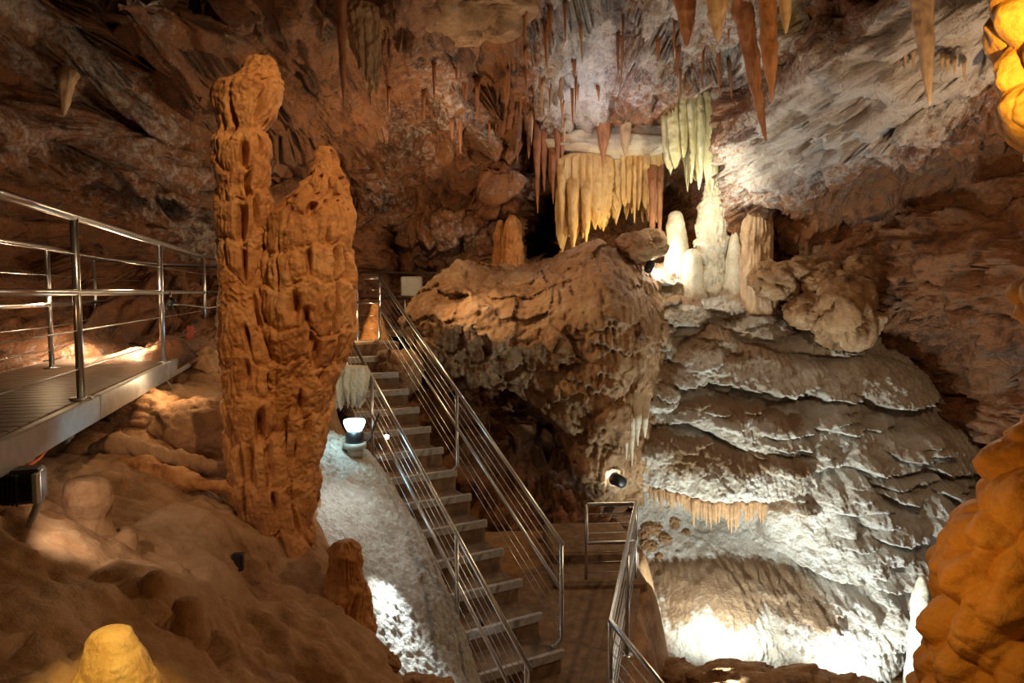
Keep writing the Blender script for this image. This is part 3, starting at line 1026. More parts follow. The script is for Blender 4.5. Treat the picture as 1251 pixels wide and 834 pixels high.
# ================================================================== WALKWAY
DZ = -.62
fw = lambda y: np.array([-2.5 - .272 * (y - 4.1), y, DZ])
wd = np.array([-.964, -.262, 0])
walk = thing('walkway', fw(5), 'raised walkway with dark plank deck and grey steel edge beam on the left', 'walkway')
ang = math.atan2(1, -.272)
L0, L1 = .6, 7.9
nb = 46
for k in range(nb):
    pass
dk = []
for k in range(60):
    y = L0 + (L1 - L0) * (k + .5) / 60
    dk.append(box_geo(fw(y) + wd * .52 + [0, 0, -.025], (L1 - L0) / 60 * 1.036 * .965, 1.02, .05, ang))
v, f = merge(dk)
mk('deck', v, f, 'deck', parent=walk, smooth=False)
for a, b in ((L0, 4.25), (4.27, 6.2), (6.22, L1)):
    c = (fw(a) + fw(b)) / 2
    v, f = box_geo(c + [0, 0, -.075] - wd * .03, np.linalg.norm(fw(b) - fw(a)), .05, .15, ang)
    mk('edge_beam', v, f, 'galvanised', parent=walk, smooth=False)
c = (fw(L0) + fw(L1)) / 2 + wd * 1.06
v, f = box_geo(c + [0, 0, -.075], np.linalg.norm(fw(L1) - fw(L0)), .05, .13, ang)
mk('back_beam', v, f, 'galvanised', parent=walk, smooth=False)
for y in (3.4, 5.3, 7.2):
    v, f = box_geo(fw(y) + wd * .5 + [0, 0, -.13], .08, .98, .14, ang)
    mk('joist', v, f, 'galvanised', parent=walk, smooth=False)
    lg = fw(y) + wd * .45 + [0, 0, -.13]
    v, f = merge([tube_geo([lg, lg + [0, 0, -1.0]], .04), tube_geo([lg + wd * .45, lg + wd * .45 + [0, 0, -.7]], .04)])
    mk('support', v, f, 'galvanised', parent=walk)
e1, e2 = fw(8.7), np.array([P(285, 315, 9.6)[0], 9.6, DZ])
railing('steel walkway railing on the near side of the deck', [fw(.7), fw(4.1), fw(6.3), e1, e2], [fw(2.0), fw(4.1), fw(6.3), e1], 1.05, [.62], [.18, .40, .84], r=.024, name='walkway_railing', group='walkway railings', zf=0.0)
q1, q2, q3 = P(57, 303, 5.8), P(127, 320, 7.9), P(198, 326, 9.3)
bl = [fw(.7) + wd * 1.0, np.array([q1[0], 5.8, DZ]), np.array([q2[0], 7.7, DZ]), np.array([q3[0], 9.2, DZ]), np.array([P(285, 330, 10.2)[0], 10.2, DZ])]
railing('steel walkway railing on the far side of the deck, against the rock bank', bl, bl[1:4], .98, [.52], [.15, .34, .76], r=.022, name='walkway_railing', group='walkway railings', zf=0.0)
# end post painted red
rp0 = P(233, 428, 7.7)
v, f = box_geo(rp0 + [0, 0, .12], .07, .05, .3, .3)
o = mk('marker_post', v, f, 'rust_red', smooth=False)
tag(o, 'short rusty red marker post at the far end of the walkway deck', 'post')
# light strip on far landing
ls = P(268, 414, 9.6)
lt = thing('strip_light', ls, 'glowing strip light lying on the path behind the tall stalagmite', 'lamp')
v, f = box_geo(ls + [0, 0, .03], .34, .08, .06, .1)
mk('housing', v, f, 'grey_plastic', parent=lt, smooth=False)
v, f = box_geo(ls + [0, -.05, .035], .32, .03, .045, .1)
mk('diffuser', v, f, 'lamp_warm', parent=lt, smooth=False)


# ================================================================== LAMPS
def floodlight(px, py, d):
    c = P(px, py, d)
    r = 12.5 / F * d
    t = thing('floodlight', c + [0, 0, -.22], 'round floodlight glowing cool white on a black can, on the white bank', 'lamp')
    ring = []
    n = 28
    prof = [(.0, .07), (.6, .072), (.98, .065), (1.06, .05), (1.02, .02), (.9, -.02), (.7, -.06), (.45, -.09)]
    V, Fc = [], []
    for a, h in prof:
        for j in range(n):
            th = 2 * math.pi * j / n
            V.append(c + [r * max(a, .02) * math.cos(th), r * max(a, .02) * math.sin(th), h * .9 - .02])
    for i in range(len(prof) - 1):
        for j in range(n):
            Fc.append([i * n + j, i * n + (j + 1) % n, (i + 1) * n + (j + 1) % n, (i + 1) * n + j][::-1])
    mk('lens', V, Fc, 'lamp_cool', parent=t)
    mk('can', *tube_geo([c + [0, 0, -.07], c + [0, 0, -.1], c + [0, 0, -.24]], [r * .6, r * .88, r * .88], 24), 'black_plastic', parent=t)
    mk('collar', *tube_geo([c + [0, 0, -.2], c + [0, 0, -.205], c + [0, 0, -.255], c + [0, 0, -.26]], [r * .95, r * 1.15, r * 1.15, r * .95], 24), 'grey_plastic', parent=t)
    mk('foot', *tube_geo([c + [0, 0, -.25], c + [0, 0, -.34]], [r * .8, r * .8], 20), 'grey_plastic', parent=t)
    mk('cable', *tube_geo([c + [0, .1, -.3], c + [.12, .2, -.2], c + [.2, .3, .05]], .012), 'cable_black', parent=t)
    return c


fl_c = floodlight(433, 517, 7.35)


def spot_fix(px, py, d, label, aim, name='spotlight', lens='lamp_white', s=.035, stem=None):
    c = P(px, py, d)
    aim = np.asarray(aim, float)
    ax = aim - c
    ax /= np.linalg.norm(ax)
    t = thing(name, c, label, 'lamp')
    mk('housing', *tube_geo([c - ax * s * 2.4, c - ax * s * 2.2, c - ax * s * .2, c + ax * s * .25], [s * .6, s * .9, s, s * 1.1], 18), 'black_plastic', parent=t)
    mk('lens', *tube_geo([c + ax * s * .2, c + ax * s * .36], [s * .96, s * .8], 18), lens, parent=t)
    if stem is not None:
        mk('bracket', *tube_geo([c - ax * s * 1.2, c - ax * s * 1.2 + np.asarray(stem)], .01), 'galvanised', parent=t)
    return c, ax


# ================================================================== SMALLER FORMATIONS
NZ, NX = Z.shape


def wall_depth(px, py, default=None):
    """distance at which the ray through a pixel meets the cave shell"""
    for d in np.arange(4.0, 16.5, .04):
        q = P(px, py, d)
        i = int(round((q[2] + 4.6) / RES))
        j = int(round((q[0] + 8.2) / RES))
        if 0 <= i < NZ and 0 <= j < NX and WALL_Y[i, j] < d:
            return d
    return default or 12.0


def bubbles(p, seed):
    i0 = np.floor(p).astype(np.int64)
    best = np.full(p.shape[:-1], 9.0)
    for dx in (-1, 0, 1):
        for dy in (-1, 0, 1):
            for dz in (-1, 0, 1):
                a, b, c_ = i0[..., 0] + dx, i0[..., 1] + dy, i0[..., 2] + dz
                e = (p[..., 0] - a - rnd(a, b, c_, seed)) ** 2 + (p[..., 1] - b - rnd(a, b, c_, seed + 1)) ** 2 + (p[..., 2] - c_ - rnd(a, b, c_, seed + 2)) ** 2
                best = np.minimum(best, e)
    return np.sqrt(np.clip(1 - best, 0, 1))


def flutes(seed, freq, depth, zf=1.2):
    def fn(th, Z, R):
        g = np.abs(perlin(np.stack([np.cos(th) * freq, np.sin(th) * freq, Z * zf + seed], 2), seed)) * 2.2
        return -depth * (1 - np.clip(g, 0, 1)) ** 1.5 * np.minimum(1, R / (depth * 3))
    return fn


def hang(px, y0, y1, w, mat, label, seed, d=None, dx=0, group=None, name='stalactite', cat='stalactite', bulge=.0, bury=18, amp=.02, fl=None):
    """a stalactite from (px,y0) to its tip (px+dx,y1), w pixels wide at the root"""
    if d is None:
        d = wall_depth(px, max(2, y0 - 4)) - .12
    L = y1 - y0
    prof = [(px - w * .9, px + w * .9, y0 - bury * 1.4, d + .5), (px - w * .75, px + w * .75, y0 - bury * .5, d + .16), (px - w * .6, px + w * .6, y0, d + .03)]
    for t, k in ((.12, .52), (.3, .46), (.5, .38 + bulge), (.7, .27 + bulge * .7), (.88, .14), (1.0, .04)):
        prof.append((px + dx * t - w * k, px + dx * t + w * k, y0 + L * t, d))
    o = spire(name, prof, mat, nth=28, nz=70, amp=amp * min(1, w / 14), nscale=7, seed=seed, extra=fl)
    return tag(o, label, cat, group)


def boulder(name, px, py, d, rx, ry, mat, label, seed, depth=None, cat='rock', group=None, sc=1.6, amp=.32):
    c = P(px, py, d)
    a, b = rx / F * d, ry / F * d
    e = depth or (a + b) / 2
    nth, nph = 72, 48
    th = np.linspace(0, 2 * np.pi, nth, endpoint=False)
    ph = np.linspace(.02, np.pi - .02, nph)
    PH, TH = np.meshgrid(ph, th, indexing='ij')
    u = np.stack([np.sin(PH) * np.cos(TH), np.sin(PH) * np.sin(TH), np.cos(PH)], 2)
    q = u * sc + seed * 3.1
    f, ed = facets(q, seed, .7)
    r = 1 + amp * f - .06 * np.exp(-ed * 9) + .10 * fbm(q * 2, 4, seed + 3) + .03 * fbm(q * 7, 3, seed + 5)
    G_ = c + u * r[..., None] * np.array([a, e, b])
    return tag(grid_mesh(name, G_, mat, wrap=True), label, cat, group)


# ---- hanging groups near the viewer, top edge of the view
hang(837, -8, 58, 26, 'red_calcite', 'thick rust-brown stalactite at the top, first of the pair left of the dark red drapery', 201, d=7.6, dx=2, amp=.03)
hang(876, -8, 52, 26, 'tan_calcite', 'short tan stalactite at the top, between the rust-brown one and the dark red drapery', 202, d=7.7, dx=1, amp=.03)
hang(902, -14, 175, 26, 'red_calcite', 'dark red slanting drapery hanging left of the long straight stalactite', 203, d=8.6, dx=34, amp=.08, name='drapery', cat='drapery', fl=flutes(203, 3, .05))
hang(937, -10, 126, 21, 'red_calcite', 'long straight reddish stalactite with blunt body, hanging above the pale ledge', 204, d=7.0, dx=6, bulge=.1, amp=.03)
hang(959, -12, 42, 17, 'tan_calcite', 'short tan stalactite touching the right side of the long straight reddish one', 205, d=7.1, dx=1, amp=.03)
hang(1126, -12, 130, 24, 'tan_calcite', 'long orange-tan stalactite hanging alone over the brown right wall', 206, d=6.6, dx=10, amp=.03)
hang(393, -10, 48, 9, 'red_calcite', 'thin dark stalactite at the top left of the striped drapery', 207, d=8.3)
hang(416, -10, 130, 13, 'red_calcite', 'long thin brown stalactite hanging beside the striped drapery', 208, d=8.2, dx=4, amp=.04)
hang(248, -10, 22, 7, 'tan_calcite', 'small pale stalactite tip at the top above the tall orange spire', 209, d=8.0)
hang(82, 95, 142, 20, 'tan_calcite', 'pale claw-like stalactite drooping from the upper left rock', 210, dx=-4, amp=.05, fl=flutes(210, 3, .03))
o = fluted('drapery', 418, 464, 0, 128, 8.35, 'tan_calcite', 11, .5, 211, flat=.22, fa=.4, slant=.04, edge=([-1, 0, 1], [.55, .9, 1.2]))
tag(o, 'striped beige drapery with a stepped fringed hem hanging at the top', 'drapery')

# ---- mid wall stalactites
k = 0
for px, y0, y1, w, dx in [(655, 108, 262, 12, 2), (664, 150, 235, 10, 1), (672, 120, 225, 10, 0), (680, 130, 215, 9, 2), (686, 150, 205, 8, 1), (660, 100, 180, 9, -1), (646, 165, 195, 7, 0), (632, 160, 200, 7, 0), (605, 150, 205, 6, 0), (620, 165, 215, 6, 1), (694, 140, 190, 8, 0), (676, 190, 250, 8, 0)]:
    k += 1
    hang(px, y0, y1, w, 'red_calcite', 'thin rust-red stalactite in the cluster left of the yellow curtain', 220 + k, dx=dx, group='stalactites left of the yellow curtain', d=12.7 + .05 * (k % 4))
for i, (px, y0, y1, w, lab) in enumerate([(737, 122, 200, 19, 'brown stump-ended stalactite hanging above the middle of the yellow curtain'), (764, 140, 192, 15, 'slanting tan stalactite between the brown stump-ended one and the green chandelier'),
                                          (709, 98, 152, 10, 'short dark stalactite hanging alone on the whitest patch of rock'), (930, 150, 235, 15, 'ribbed brown stalactite above the cream column right of the chandelier')]):
    hang(px, y0, y1, w, 'red_calcite' if i != 1 else 'tan_calcite', lab, 240 + i, d=12.4 if i < 3 else 11.9, bulge=.04)
rs2 = np.random.default_rng(12)
for i in range(46):
    px = rs2.uniform(640, 905)
    y0 = rs2.uniform(2, 110) if i < 34 else rs2.uniform(60, 175)
    if 805 < px < 880 and y0 > 90:
        continue
    hang(px, y0, y0 + rs2.uniform(14, 56), rs2.uniform(2.6, 6), 'red_calcite' if i % 3 else 'tan_calcite', 'small soda straw stalactite on the ceiling over the niche', 260 + i, dx=rs2.uniform(-2, 2), group='soda straws on the ceiling', bury=8)
for i in range(22):
    px = 945 + i * 4.3 + rs2.uniform(-1.5, 1.5)
    hang(px, 72 - (px - 945) * .05, 84 + rs2.uniform(-3, 12), 4.2, 'tan_calcite', 'tiny stalactite in the row fringing the pale ledge right of the long reddish stalactite', 310 + i, group='fringe of the pale ledge', bury=6)
for i in range(14):
    px = 1060 + i * 9 + rs2.uniform(-3, 3)
    hang(px, 48 + (px - 1060) * .22, 62 + (px - 1060) * .22 + rs2.uniform(0, 16), 4.5, 'tan_calcite', 'tiny stalactite on the rock edge around the lone orange-tan stalactite', 340 + i, group='fringe of the upper right edge', bury=6)
for i in range(14):
    px = rs2.uniform(470, 640)
    y0 = rs2.uniform(75, 150)
    hang(px, y0, y0 + rs2.uniform(20, 50), rs2.uniform(3, 6), 'red_calcite', 'thin brown stalactite on the sloping rock between the striped drapery and the niche', 360 + i, group='stalactites of the sloping rock', bury=8)

# ---- curtains of the niche
o = fluted('drapery', 676, 752, 186, 302, 12.75, 'yellow_calcite', 19, .42, 401, flat=.3, fa=.42, taper=.15, edge=([-1, 0, 1], [1.08, 1.0, .9]))
tag(o, 'wide amber curtain of fused stalactites hanging over the dark opening', 'drapery')
o = fluted('drapery', 744, 812, 176, 276, 12.95, 'yellow_calcite', 22, .45, 402, flat=.3, fa=.45, taper=.1)
tag(o, 'bright yellow curtain with a ragged hem, right part of the curtain row', 'drapery')
for i, (px, y0, y1, w) in enumerate([(686, 215, 285, 9), (700, 230, 312, 13), (716, 235, 300, 11), (797, 220, 318, 8), (806, 222, 300, 7)]):
    hang(px, y0, y1, w, 'yellow_calcite' if i < 3 else 'red_calcite', ['slender pale stalactite at the left edge of the amber curtain', 'longest amber stalactite below the curtain beside the dark opening', 'amber stalactite second from the dark opening under the curtain',
         'long thin brown stalactite left of the white stalagmite', 'brown stalactite closest to the white stalagmite'][i], 410 + i, d=12.55 if i < 3 else 12.6, bulge=.1)
o = fluted('drapery', 806, 879, 112, 240, 12.1, 'green_calcite', 15, .55, 421, flat=.55, fa=.38, taper=.12, topr=.8, slant=.05, edge=([-1, 0, 1], [.9, 1.0, 1.12]))
tag(o, 'greenish-white fluted chandelier of dripstone hanging over the white stalagmite', 'drapery')
spire('rock', [(800, 880, 92, 12.5), (803, 880, 112, 12.3), (812, 872, 122, 12.2)], 'cream_calcite', nth=60, nz=40, amp=.08, seed=423, flat=.7)
tag(bpy.data.objects['rock'], 'pale rock boss from which the greenish chandelier hangs', 'rock')
tag(spire('stalagmite', [(822, 830, 257, 12.45), (817, 834, 262, 12.45), (814, 837, 275, 12.45), (815, 840, 295, 12.45), (812, 845, 318, 12.45), (805, 850, 385, 12.45)], 'cream_calcite', nth=60, nz=90, amp=.03, seed=425),
    'glaring white stalagmite standing in the dark niche', 'stalagmite')
tag(spire('column', [(866, 884, 215, 12.35), (864, 880, 232, 12.3), (857, 886, 248, 12.3), (851, 890, 272, 12.3), (850, 889, 300, 12.3), (855, 884, 322, 12.3), (850, 892, 385, 12.3)], 'cream_calcite', nth=90, nz=140, amp=.05, seed=427,
          extra=tier_fn(427, .3, .05, 12, .05)), 'cream lumpy column joined to the tail of the greenish chandelier', 'column')
tag(spire('stalagmite', [(842, 850, 303, 12.2), (836, 856, 310, 12.2), (834, 858, 325, 12.2), (830, 862, 385, 12.2)], 'cream_calcite', nth=50, nz=60, amp=.03, seed=429), 'stubby cream stalagmite between the white one and the lumpy column', 'stalagmite')
tag(spire('column', [(912, 946, 225, 12.2), (916, 942, 245, 12.1), (908, 944, 262, 12.0), (904, 946, 285, 12.0), (903, 944, 310, 12.0), (896, 952, 385, 12.0)], 'tan_calcite', nth=100, nz=120, amp=.05, seed=431, extra=flutes(431, 4, .05)),
    'stout tan fluted column right of the cream lumpy column', 'column')
tag(spire('stalagmite', [(895, 900, 282, 12.1), (890, 905, 300, 12.1), (886, 908, 325, 12.1), (882, 912, 385, 12.1)], 'cream_calcite', nth=50, nz=60, amp=.03, seed=433), 'low cream stalagmite between the lumpy column and the stout tan one', 'stalagmite')
tag(spire('stalagmite', [(622, 630, 262, 13.0), (616, 636, 270, 13.0), (612, 640, 290, 13.0), (608, 642, 330, 13.0)], 'orange_calcite', nth=60, nz=90, amp=.04, seed=435, extra=flutes(435, 3, .04)), 'orange rounded stalagmite left of the dark opening', 'stalagmite')
tag(spire('stalagmite', [(608, 614, 268, 13.2), (602, 618, 285, 13.2), (598, 622, 330, 13.2)], 'orange_calcite', nth=50, nz=70, amp=.04, seed=437, extra=flutes(437, 3, .04)), 'brownish stalagmite behind the left side of the orange rounded one', 'stalagmite')
tag(spire('stalagmite', [(684, 688, 305, 12.6), (680, 692, 312, 12.6), (678, 694, 330, 12.6)], 'orange_calcite', nth=30, nz=40, amp=.02, seed=439), 'tiny orange stalagmite at the foot of the dark opening', 'stalagmite')
boulder('rock', 742, 172, 13.0, 78, 24, 'cream_calcite', 'pale rock ledge from which the amber and yellow curtains hang', 443, depth=.5)
boulder('rock', 548, 4, 8.9, 100, 44, 'outcrop_rock', 'rounded orange-brown rock bulging down from the ceiling at the top', 444, depth=.9, amp=.22)
boulder('rock', 782, 300, 11.7, 30, 20, 'outcrop_rock', 'tilted slab of rock in front of the niche, orange along its lit edge', 441, depth=.4)

# ---- rocks on the right ledge
for i, (px, py, d, rx, ry, lab) in enumerate([
        (945, 343, 11.4, 30, 24, 'wrinkled grey-brown boulder at the left end of the right ledge'), (985, 330, 11.5, 40, 16, 'flat brown slab lying behind the wrinkled boulder on the right ledge'),
        (1032, 380, 10.9, 42, 46, 'large dark split boulder in the middle of the right ledge'), (1010, 345, 11.2, 30, 20, 'brown boulder resting on top of the large dark split one'),
        (1052, 330, 11.1, 24, 18, 'small reddish boulder wedged under the right wall'), (985, 382, 11.1, 26, 22, 'dull boulder filling the gap left of the large dark split one')]):
    boulder('boulder', px, py, d, rx, ry, 'outcrop_rock', lab, 450 + i, group='boulders of the right ledge')
# fringe columns hanging under the big lip
FLOW_Y = RY - dd_flow


def flow_depth(px, py):
    for d in np.arange(8.0, 13.0, .03):
        q = P(px, py, d)
        i = int(round((q[2] - RZ[0, 0]) / .0145))
        j = int(round((q[0] - RX[0, 0]) / .0145))
        if 0 <= i < RX.shape[0] and 0 <= j < RX.shape[1] and FLOW_Y[i, j] < d:
            return d
    return 11.0


for i, (px, py, rx, ry) in enumerate([(797, 646, 13, 9), (824, 640, 8, 10), (812, 657, 10, 6), (793, 668, 12, 8), (838, 652, 6, 5), (788, 690, 9, 10), (806, 680, 6, 5), (786, 655, 7, 8)]):
    boulder('rubble_stone', px, py, flow_depth(px, py) + .02, rx, ry, 'outcrop_rock', 'brown rubble stone below the dripping lip beside the lower gate', 470 + i, cat='stone', group='rubble beside the lower gate')
for i in range(62):
    px = 794 + i * 2.35 + rs2.uniform(-1.5, 1.5)
    ys_ = np.arange(566, 640, 3)
    ds_ = np.array([flow_depth(px, y) for y in ys_])
    j = int(np.argmax(ds_[1:] - ds_[:-1]))
    if ds_[j + 1] - ds_[j] < .1:
        continue
    y0 = ys_[j]
    hang(px, y0, y0 + rs2.uniform(14, 36) * (1.2 if 22 < i < 48 else .8), rs2.uniform(4, 7), 'outcrop_rock', 'small brown stalactite under the widest dripping lip of the flowstone', 480 + i, d=ds_[j] + .12, group='stalactites under the wide lip', bury=10)
for i, (px, y0, y1, w) in enumerate([(765, 505, 562, 9), (772, 510, 570, 8), (779, 505, 545, 9), (758, 505, 540, 7), (788, 508, 535, 8)]):
    hang(px, y0, y1, w, 'cream_calcite', 'pale stalactite of the small cluster above the lit rock nook', 515 + i, d=10.05, group='stalactites above the lit nook')
tag(spire('stalagmite', [(1124, 1130, 702, 8.9), (1119, 1135, 712, 8.9), (1114, 1138, 735, 8.9), (1112, 1139, 770, 8.9), (1109, 1142, 800, 8.9), (1100, 1150, 880, 8.9)], 'cream_calcite', nth=60, nz=100, amp=.03, seed=525),
    'pale pointed stalagmite standing alone at the right foot of the flowstone', 'stalagmite')

for i, (px, py, d, rx, ry) in enumerate([(815, 832, 8.3, 55, 26), (900, 838, 8.1, 70, 26), (985, 846, 8.0, 60, 26), (1050, 858, 7.9, 50, 26)]):
    boulder('boulder', px, py, d, rx, ry, 'outcrop_rock', 'low brown rock in the rim in front of the brightly lit foot of the flowstone', 600 + i, group='rocks of the rim below the flowstone', depth=.35)
# ---- amber column close to the viewer on the right
rows = [(1212, -60), (1217, 0), (1222, 50), (1226, 100), (1236, 150), (1250, 200), (1262, 250), (1262, 320), (1249, 345), (1243, 362), (1248, 384), (1262, 405), (1264, 480), (1256, 520), (1232, 540), (1216, 562), (1206, 590), (1196, 620),
        (1180, 645), (1166, 680), (1154, 710), (1150, 745), (1138, 770), (1134, 800), (1128, 825), (1118, 860), (1110, 920)]
bub = lambda th, Z, R: .17 * (bubbles(np.stack([np.cos(th) * R, np.sin(th) * R, Z], 2) * np.array([6.0, 6.0, 6.6]), 530) ** 1.6 - .6) + .05 * (bubbles(np.stack([np.cos(th) * R, np.sin(th) * R, Z], 2) * 13, 533) - .6) * sstep(-.1, -.6, Z) + .02 * fbm(np.stack([np.cos(th) * R, np.sin(th) * R, Z], 2) * 12, 3, 531)
o = spire('column', [(l + (15 if y < 190 else 34 if (y < 335 or 390 < y < 515) else 20), 1440, y, 2.6) for l, y in rows], 'amber_calcite', nth=300, nz=600, amp=.02, seed=530, flat=.8, extra=bub)
tag(o, 'glowing amber column with knobbly popcorn growth, close at the right edge', 'column')

# ---- left foreground
tag(spire('stalagmite', [(128, 146, 766, 2.35), (115, 160, 772, 2.35), (109, 166, 785, 2.35), (101, 176, 808, 2.35), (90, 190, 840, 2.35), (70, 212, 900, 2.35)], 'yellow_calcite', nth=90, nz=110, amp=.02, seed=540, nscale=9),
    'blunt yellow-lit stalagmite at the bottom left, nearest to the viewer', 'stalagmite')
tag(spire('stalagmite', [(88, 122, 582, 3.75), (80, 130, 590, 3.75), (79, 134, 610, 3.75), (82, 130, 632, 3.75), (80, 138, 650, 3.75), (72, 170, 700, 3.7), (60, 215, 770, 3.6)], 'floor_rock', nth=90, nz=120, amp=.03, seed=542, flat=.9),
    'thick pinkish stump with a broken flat top on the left slope', 'stalagmite')
for i, (px, py, r, lab) in enumerate([(155, 660, 14, 'small rounded knob just right of the thick pinkish stump'), (190, 716, 19, 'rounded knob in the middle of the left slope'), (228, 752, 22, 'low knob downhill of the rounded one on the left slope'), (252, 778, 9, 'little pebble-like knob lowest on the left slope')]):
    d = floor_hit(px, py + r * .8) + .02
    tag(spire('stalagmite', [(px - r * .4, px + r * .4, py - r, d), (px - r, px + r * .9, py - r * .5, d), (px - r * 1.2, px + r, py + r * .3, d), (px - r * 2.2, px + r * 1.3, py + r * 2, d), (px - r * 3, px + r * 2, py + r * 4, d)], 'floor_rock', nth=50, nz=60, amp=.02, seed=545 + i), lab, 'stalagmite')
tag(spire('stalagmite', [(410, 432, 660, 4.75), (404, 439, 668, 4.75), (401, 443, 690, 4.75), (398, 448, 715, 4.75), (372, 452, 740, 4.75), (362, 456, 780, 4.75), (372, 468, 820, 4.7), (385, 480, 870, 4.7)], 'orange_calcite', nth=140, nz=200, amp=.04, seed=552,
          extra=tier_fn(552, .25, .03, 14, .035, .3, .02)), 'orange hunched stalagmite at the foot of the giant twin stalagmite, against the white bank', 'stalagmite')
boulder('rock', 470, 812, 4.5, 18, 14, 'floor_rock', 'rounded brown stone at the lower edge of the white bank', 554)
boulder('rock', 515, 840, 4.7, 36, 16, 'floor_rock', 'brown rock at the bottom edge below the white bank', 555)
boulder('boulder', 240, 525, 5.5, 55, 42, 'floor_rock', 'smooth rounded tan boulder left of the giant twin stalagmite', 556, amp=.1)
boulder('boulder', 178, 505, 5.55, 42, 30, 'floor_rock', 'angular pale boulder under the end of the walkway', 557)
boulder('boulder', 255, 452, 7.6, 22, 26, 'floor_rock', 'craggy boulder behind the tall spire beside the walkway end', 558)


def log(name, pts_, rad, mat, label, seed, flat=.6):
    v, f = tube_geo(np.array([[np.interp(t, np.linspace(0, 1, len(pts_)), [q[k] for q in pts_]) for k in range(3)] for t in np.linspace(0, 1, 70)]),
                    [r_ for r_ in np.interp(np.linspace(0, 1, 70), np.linspace(0, 1, len(rad)), rad)], 28)
    n_ = fbm(v * 7, 4, seed)
    n2_ = fbm(v * 20, 3, seed + 1)
    v = v + np.stack([.02 * n_, .03 * n_, .035 * n_ + .012 * n2_], 1)
    return tag(mk(name, v, f, mat), label, 'fallen dripstone')


log('fallen_stalactite', [P(116, 548, 5.0), P(140, 541, 4.95), P(210, 562, 4.95), P(290, 578, 5.0)], [.05, .075, .07, .06], 'floor_rock', 'upper of two fallen stalactites lying against the giant twin stalagmite', 560)
log('fallen_stalactite', [P(150, 562, 4.85), P(180, 572, 4.8), P(240, 590, 4.8), P(285, 598, 4.85)], [.03, .07, .065, .03], 'orange_calcite', 'lower orange one of two fallen stalactites beside the giant twin stalagmite', 562)
o = fluted('drapery', 396, 452, 446, 503, 8.3, 'cream_calcite', 13, .5, 565, flat=.6, fa=.35, topr=.9)
tag(o, 'small pale fringe of dripstone hanging above the round floodlight', 'drapery')
tag(spire('stalagmite', [(455, 461, 368, 11.6), (449, 466, 385, 11.6), (443, 472, 405, 11.6), (436, 480, 425, 11.6)], 'orange_calcite', nth=50, nz=70, amp=.04, seed=567), 'pointed orange stalagmite lit on the upper landing', 'stalagmite')
tag(spire('stalagmite', [(268, 280, 352, 8.9), (264, 286, 375, 8.9), (262, 290, 400, 8.9), (262, 292, 430, 8.9)], 'cream_calcite', nth=50, nz=70, amp=.05, seed=569), 'pale rough stalagmite half hidden behind the tall spire', 'stalagmite')
boulder('boulder', 486, 455, 10.6, 30, 30, 'outcrop_rock', 'tan boulder under the right side of the upper landing', 571)

# ---- devices on the ground
q0 = P(291, 686, floor_hit(291, 694) - .02)
dev = thing('sensor_box', q0 + [0, 0, -.06], 'small black box fixed to the tan slope below the giant twin stalagmite', 'box')
v, f = box_geo(q0, .065, .05, .11, .1)
mk('housing', v, f, 'black_plastic', parent=dev, smooth=False)
v, f = box_geo(q0 + [0, -.027, 0], .05, .01, .085, .1)
mk('cover', v, f, 'cable_black', parent=dev, smooth=False)
q1_ = P(28, 592, 3.05)
dv2 = thing('floodlight', q1_ + [0, 0, -.1], 'black boxy floodlight under the near end of the walkway', 'lamp')
v, f = box_geo(q1_, .16, .12, .15, .35)
mk('housing', v, f, 'black_plastic', parent=dv2, smooth=False)
v, f = box_geo(q1_ + [.085, -.03, .0], .02, .11, .13, .35)
mk('glass', v, f, 'galvanised', parent=dv2, smooth=False)
v, f = merge([box_geo(q1_ + [-.07 + .022 * t, -.065 - .006 * t, 0], .008, .03, .13, .35) for t in range(6)])
mk('heat_sink', v, f, 'black_plastic', parent=dv2, smooth=False)
mk('bracket', *tube_geo([q1_ + [0, .07, 0], q1_ + [0, .1, -.1], q1_ + [0, .02, -.2]], .015), 'galvanised', parent=dv2)
o = tubes('cable', [[P(44, 590, 3.3), P(30, 572, 3.4), P(48, 560, 3.5), P(60, 545, 3.7)], [P(10, 600, 3.2), P(20, 575, 3.3), P(36, 560, 3.4)]], .008, 'cable_orange', n=8)
tag(o, 'orange cable looping down to the black boxy floodlight', 'cable')
o = tubes('cable', [[P(182, 466, 6.9), P(215, 470, 7.0), P(245, 478, 7.0), P(275, 482, 6.9)], [P(240, 440, 7.7), P(250, 465, 7.5), P(272, 478, 7.2)]], .014, 'cable_black', n=8)
tag(o, 'black cable running below the walkway end towards the tall spire', 'cable')
o = tubes('cable', [[P(206, 372, 6.55), P(225, 372, 6.6), P(255, 376, 7.0), P(285, 372, 7.6), P(300, 365, 8.0)], [P(190, 443, 6.3), P(200, 460, 6.2), P(212, 476, 6.2), P(220, 476, 6.3)]], .006, 'grey_plastic', n=8)
tag(o, 'thin grey cable strung along the walkway railing to its spotlight', 'cable')
spot_fix(795, 322, 11.7, 'bluish spotlight hidden on the rock in front of the white stalagmite', P(826, 250, 12.4), s=.07)

LIGHTS = []


def light(kind, loc, energy, col, radius=.05, aim=None, angle=60, blend=.5):
    l = bpy.data.lights.new('lamp_fill_light', kind)
    l.energy = energy
    l.color = col
    l.shadow_soft_size = radius
    o = bpy.data.objects.new('lamp_fill_light', l)
    COL.objects.link(o)
    o.location = loc
    if kind == 'SPOT':
        l.spot_size = math.radians(angle)
        l.spot_blend = blend
    if aim is not None:
        dv = Vector(np.asarray(aim, float) - np.asarray(loc, float))
        o.rotation_euler = dv.to_track_quat('-Z', 'Y').to_euler()
    return o


WARM = (1.0, .67, .36)
AMB = (1.0, .50, .16)
COOL = (.80, .95, 1.0)

